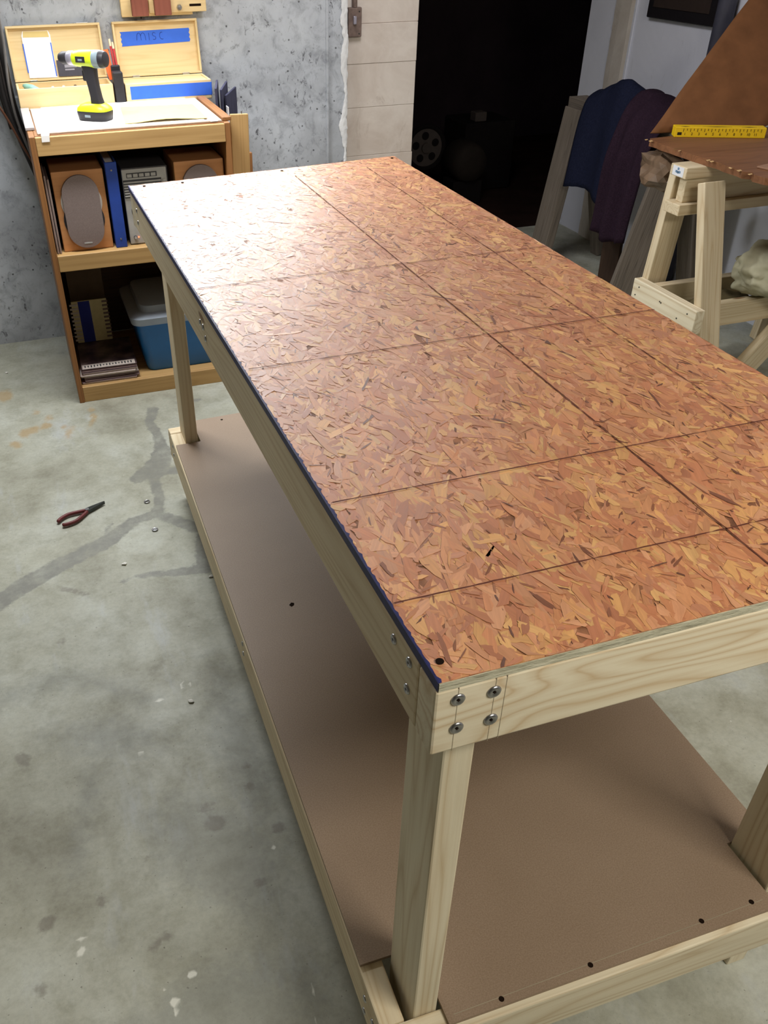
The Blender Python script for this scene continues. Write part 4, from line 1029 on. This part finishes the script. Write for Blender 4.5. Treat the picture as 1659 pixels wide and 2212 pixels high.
o = box('wood_scrap', (2.13, 1.80, .8200), (2.26, 2.02, .8255), plain('pinkish_scrap', srgb(156, 120, 96), .6, .2), None, .001, M=Matrix.Translation((2.2, 1.9, 0)) @ Matrix.Rotation(.25, 4, 'Z') @ Matrix.Translation((-2.2, -1.9, 0))); tag(o, 'thin pinkish scrap lying on the brown board near the frame edge', 'scrap')

# yellow ruled box
YEL = plain('yellow_plastic', srgb(236, 196, 24), .45, .4, var=.05); YELD = plain('black_print', srgb(44, 34, 20), .6, .2)
ry = empty('yellow_rule_case', (2.30, 2.43, .8195), 'long yellow case with ruler markings on the brown board', 'case')
MR = Matrix.Translation((2.145, 2.505, .8197)) @ Matrix.Rotation(math.atan2(-.140, .300), 4, 'Z')
rb = box('body', (0, -.0, 0), (.335, .050, .036), YEL, ry, .002, 2, M=MR)
for k in range(23):
    x = .030 + k * .0130
    box('tick_mark', (x, -.0006, .024 if k % 2 else .020), (x + .0016, .0, .031), YELD, rb, 0, M=MR)
for k in range(11):
    text_mesh('numeral', str(k + 1), .013, .0002, YELD, rb, MR @ Matrix.Translation((.038 + k * .026, -.0005, .012)) @ Matrix.Rotation(PI / 2, 4, 'X'))
box('end_mark', (.010, -.0006, .008), (.026, 0, .018), YELD, rb, 0, M=MR)
for a, b_ in ((.02, .055), (.10, .21), (.245, .30)):
    bm = bmesh.new(); add_prism(bm, [(a, .010), ((a + b_) / 2, .006), (b_, .011), ((a + b_) / 2, .016)], .0359, .0364); from_bm('dark_smear', bm, YELD, rb, MR)

# brown canvas sheet leaning from board to wall
bm = bmesh.new(); gr = []
P00, P10 = Vector((2.095, 2.585, .8235)), Vector((2.52, 2.49, .8235))
P01, P11 = Vector((2.70, 2.86, 1.30)), Vector((2.735, 2.62, 1.02))
for i in range(17):
    t = i / 16; row = []
    for j in range(13):
        s = j / 12
        p = P00.lerp(P10, s).lerp(P01.lerp(P11, s), t)
        p += Vector((-.10, -.05, .16)) * (.55 * math.sin(PI * t) * math.sin(PI * (.12 + .70 * s)) * .12)
        p += Vector((0, -.04, -.055)) * (max(0, s - .72) / .28) ** 2 * math.sin(PI * t)
        p.z += .006 * mnoise.noise(Vector((s * 4, t * 5, 2))); p.x = min(p.x, 2.738)
        row.append(p)
    gr.append(row)
add_sheet(bm, gr, .007)
CANV = plain('brown_canvas', srgb(120, 80, 50), .8, .15, var=.2, scale=14, bump=.1)
o = from_bm('canvas_sheet', bm, CANV, smooth=True); tag(o, 'large brown canvas sheet slumped against the white wall behind the yellow case', 'canvas')

# ------------------------------------------------------------------ old grey sawhorse with clothes
og = empty('old_sawhorse', (2.42, 3.1, 0), 'weathered grey sawhorse under the dark clothes', 'sawhorse')
board('beam', (2.432, 3.64, .757), (2.400, 2.66, .757), .10, .05, OLDW, og)
def oldleg(name, A, B, w, h, up): return board(name, A, B, w, h, OLDW, og, up, .004)
oldleg('leg', (2.262, 3.53, .004), (2.365, 3.53, .745), .14, .05, (-1, 0, .15))
oldleg('leg', (2.645, 3.55, .004), (2.462, 3.55, .735), .07, .045, (1, 0, .2))
oldleg('leg', (2.205, 2.73, .004), (2.375, 2.73, .735), .135, .05, (-.45, -.9, .1))
oldleg('leg', (2.60, 2.73, .004), (2.44, 2.73, .735), .11, .045, (1, 0, .2))
DKPL = wood('dark_brown_plank', srgb(64, 46, 34), srgb(44, 30, 22), .5, 9, .7, 20, .7, knots=False)  # very dark brown board filling the dark area under the sweater
o = board('dark_plank', (2.335, 3.0, .002), (2.345, 3.04, .60), .09, .03, DKPL, None, (-1, -.6, 0)); tag(o, 'dark plank standing under the purple sweater', 'plank')

def garment(name, y0, y1, prof, folds, amp, mat, label, bulk, seed, hem):
    """cloth draped over the beam: prof gives (x offset, z) from the front hem over the top to the rear hem"""
    bm = bmesh.new(); gr = []
    n = 34
    P = spline([(a, 0, b) for a, b in prof], 36)
    for i in range(n):
        s = i / (n - 1); y = y0 + (y1 - y0) * s
        row = []
        for k, p in enumerate(P):
            t = k / (len(P) - 1)
            hang = min(1, max(0, abs(t - .55) * 2.4))
            fo = math.sin(s * folds * 2 * PI + seed + 1.2 * t) * amp * (.35 + hang) + .012 * mnoise.noise(Vector((s * 5, t * 6, seed)))
            side = -1 if t < .55 else 1
            zt = p.z + bulk(s) * (1 - hang) + (hem(s) * max(0, (.35 - t) / .35) if t < .35 else 0)
            yy = y + .03 * (s - .5) * hang + .012 * mnoise.noise(Vector((s * 3, t * 4, seed + 5)))
            row.append(Vector((2.415 + p.x + side * fo * .8, yy, zt + .006 * mnoise.noise(Vector((s * 9, t * 9, seed))))))
        gr.append(row)
    add_sheet(bm, gr, .007)
    o = from_bm(name, bm, mat, smooth=True)
    return tag(o, label, 'clothes')
NAVY = plain('navy_cotton', srgb(30, 34, 54), .9, .08, var=.25, scale=120, bump=.3); PURP = plain('dark_purple_knit', srgb(46, 32, 44), .9, .08, var=.3, scale=160, bump=.4)
garment('navy_shirt', 3.42, 2.98, [(-.130, .42), (-.118, .58), (-.095, .72), (-.06, .81), (.0, .84), (.055, .81), (.09, .70), (.11, .56)], 1.6, .014, NAVY, 'navy blue garment draped over the old grey sawhorse', lambda s: .055 * math.sin(PI * min(1, s * 1.15)) ** 2 + .03 * s, 1.0, lambda s: .02 * math.sin(s * 5))
garment('purple_sweater', 3.06, 2.78, [(-.185, .29), (-.18, .45), (-.165, .66), (-.12, .80), (-.03, .87), (.08, .85), (.115, .74), (.13, .62)], 2.2, .016, PURP, 'dark purple knit sweater hanging in long folds beside the navy garment', lambda s: .02 - .05 * s, 2.2, lambda s: .05 * abs(s - .45))

# plastic wrapped bundle below the board edge
def lump(name, c, r, mat, label, cat, amp, fs, seed, sub=4, squash=None):
    bm = bmesh.new(); bmesh.ops.create_icosphere(bm, subdivisions=sub, radius=1.0)
    for v in bm.verts:
        p = v.co.copy()
        k = 1 + amp * mnoise.fractal(p * fs + Vector((seed, seed * 2, 0)), 1.0, 2.0, 4) + amp * .6 * abs(mnoise.noise(p * fs * 2.1 + Vector((0, seed, 0))))
        q = Vector((p.x * r[0], p.y * r[1], p.z * r[2])) * k
        if squash: q = squash(q)
        v.co = Vector(c) + q
    o = from_bm(name, bm, mat, smooth=True); return tag(o, label, cat)
PLAS = plain('crumpled_clear_plastic', srgb(122, 100, 80), .28, .5, var=.4, scale=18, bump=.15)
lump('plastic_bundle', (2.10, 2.455, .712), (.070, .115, .074), PLAS, 'bundle wrapped in crumpled clear plastic under the brown board corner', 'bundle', .42, 1.5, 3.0, 3)
for p in bpy.data.objects['plastic_bundle'].data.polygons: p.use_smooth = False
CANS = plain('pale_green_canvas', srgb(176, 172, 146), .9, .08, var=.2, scale=9, bump=.3)
lump('canvas_sack', (2.365, 2.01, .434), (.165, .150, .108), CANS, 'pale greenish canvas sack resting on the lower rails of the sawhorse', 'sack', .22, 1.6, 8.0, 5, squash=lambda q: Vector((q.x, q.y, max(q.z, -.092))))
lump('dark_cloth', (2.22, 2.13, .265), (.14, .065, .055), plain('dim_olive_cloth', srgb(96, 86, 62), .9, .08, var=.3, scale=14, bump=.3), 'dim olive cloth sagging between the sawhorse rails', 'cloth', .25, 1.8, 5.0)

# wall fittings on the right wall
fb = empty('fuse_panel', (RX - .01, 3.35, 1.11), 'black framed panel hung on the white wall', 'panel')
bm = bmesh.new(); add_box(bm, (-.03, -.245, 0), (0, .245, .5), .004); from_bm('frame', bm, plain('black_frame', srgb(28, 25, 28), .6, .2), fb, Matrix.Translation((RX - .001, 3.357, 1.110)))
bm = bmesh.new(); add_box(bm, (-.004, -.20, .045), (0, .20, .46), .001); from_bm('panel_face', bm, plain('dim_brown_face', srgb(52, 42, 38), .7, .2), fb, Matrix.Translation((RX - .0312, 3.357, 1.110)))
bm = bmesh.new(); add_cyl(bm, (RX - .042, 3.045, 0), (RX - .042, 3.045, 2.39), .038, seg=24)
o = from_bm('drain_pipe', bm, plain('dark_grey_pipe', srgb(66, 66, 78), .5, .3)); smooth_by_angle(o, 50); tag(o, 'dark grey vertical pipe running up the white wall', 'pipe')

# ------------------------------------------------------------------ small things on the floor
pl = empty('pliers', (-.30, 1.88, 0), 'needle nose pliers with dark red handles lying on the floor', 'pliers')
REDH = plain('dark_red_grip', srgb(112, 48, 48), .45, .4)
Mp = Matrix.Translation((-.297, 1.882, .009)) @ Matrix.Rotation(math.atan2(.072, .140), 4, 'Z')
for s in (1, -1):
    bm = bmesh.new(); pts = spline([(.012, s * .004, 0), (-.008, s * .013, 0), (-.04, s * .024, 0), (-.068, s * .021, 0), (-.085, s * .013, 0)], 20)
    add_tube(bm, pts, [.0045] + [.006] * (len(pts) - 2) + [.0045], 10); from_bm('handle', bm, REDH, pl, Mp, True)
    bm = bmesh.new(); add_prism(bm, [(.008, s * -.001), (.012, s * .009), (.030, s * .008), (.079, s * .0018), (.079, s * .0004)], -.005, .005); from_bm('jaw', bm, DSTEEL, pl, Mp)
bm = bmesh.new(); add_cyl(bm, (.014, 0, -.006), (.014, 0, .0065), .0065, seg=16); from_bm('pivot', bm, STEEL, pl, Mp)
for x, y, solid, lab in ((-.095, 1.888, False, 'loose steel washer ring on the floor beside the dark crack patch'), (-.096, 1.724, True, 'loose cup washer with a hole on the floor below the crack patch')):
    bm = bmesh.new(); pts = [(.0075 * math.cos(a), .0075 * math.sin(a), 0) for a in np.linspace(0, 2 * PI, 25)]
    add_tube(bm, pts, .0024, 8)
    if solid: add_tube(bm, [(p[0] * .45, p[1] * .45, .001) for p in pts], .002, 6)
    o = from_bm('washer', bm, STEEL, None, Matrix.Translation((x, y, .0025)), True); tag(o, lab, 'washer', 'loose washers on the floor')
DEB = plain('white_debris', srgb(232, 230, 222), .7, .2)
for x, y, lab in ((-.50, 3.05, 'white crumb on the floor near the wall at left'), (-.21, 1.58, 'white crumb on the floor below the pliers'), (-.13, .98, 'white crumb on the floor left of the lower shelf'), (.02, 1.44, 'white crumb beside the lower shelf rail')):
    bm = bmesh.new(); bmesh.ops.create_icosphere(bm, subdivisions=1, radius=.006)
    for v in bm.verts: v.co = Vector((v.co.x * rnd.uniform(.7, 1.8), v.co.y * rnd.uniform(.7, 1.3), v.co.z * .5 + .003))
    o = from_bm('plaster_crumb', bm, DEB, None, Matrix.Translation((x, y, 0))); tag(o, lab, 'crumb', 'plaster crumbs on the floor')
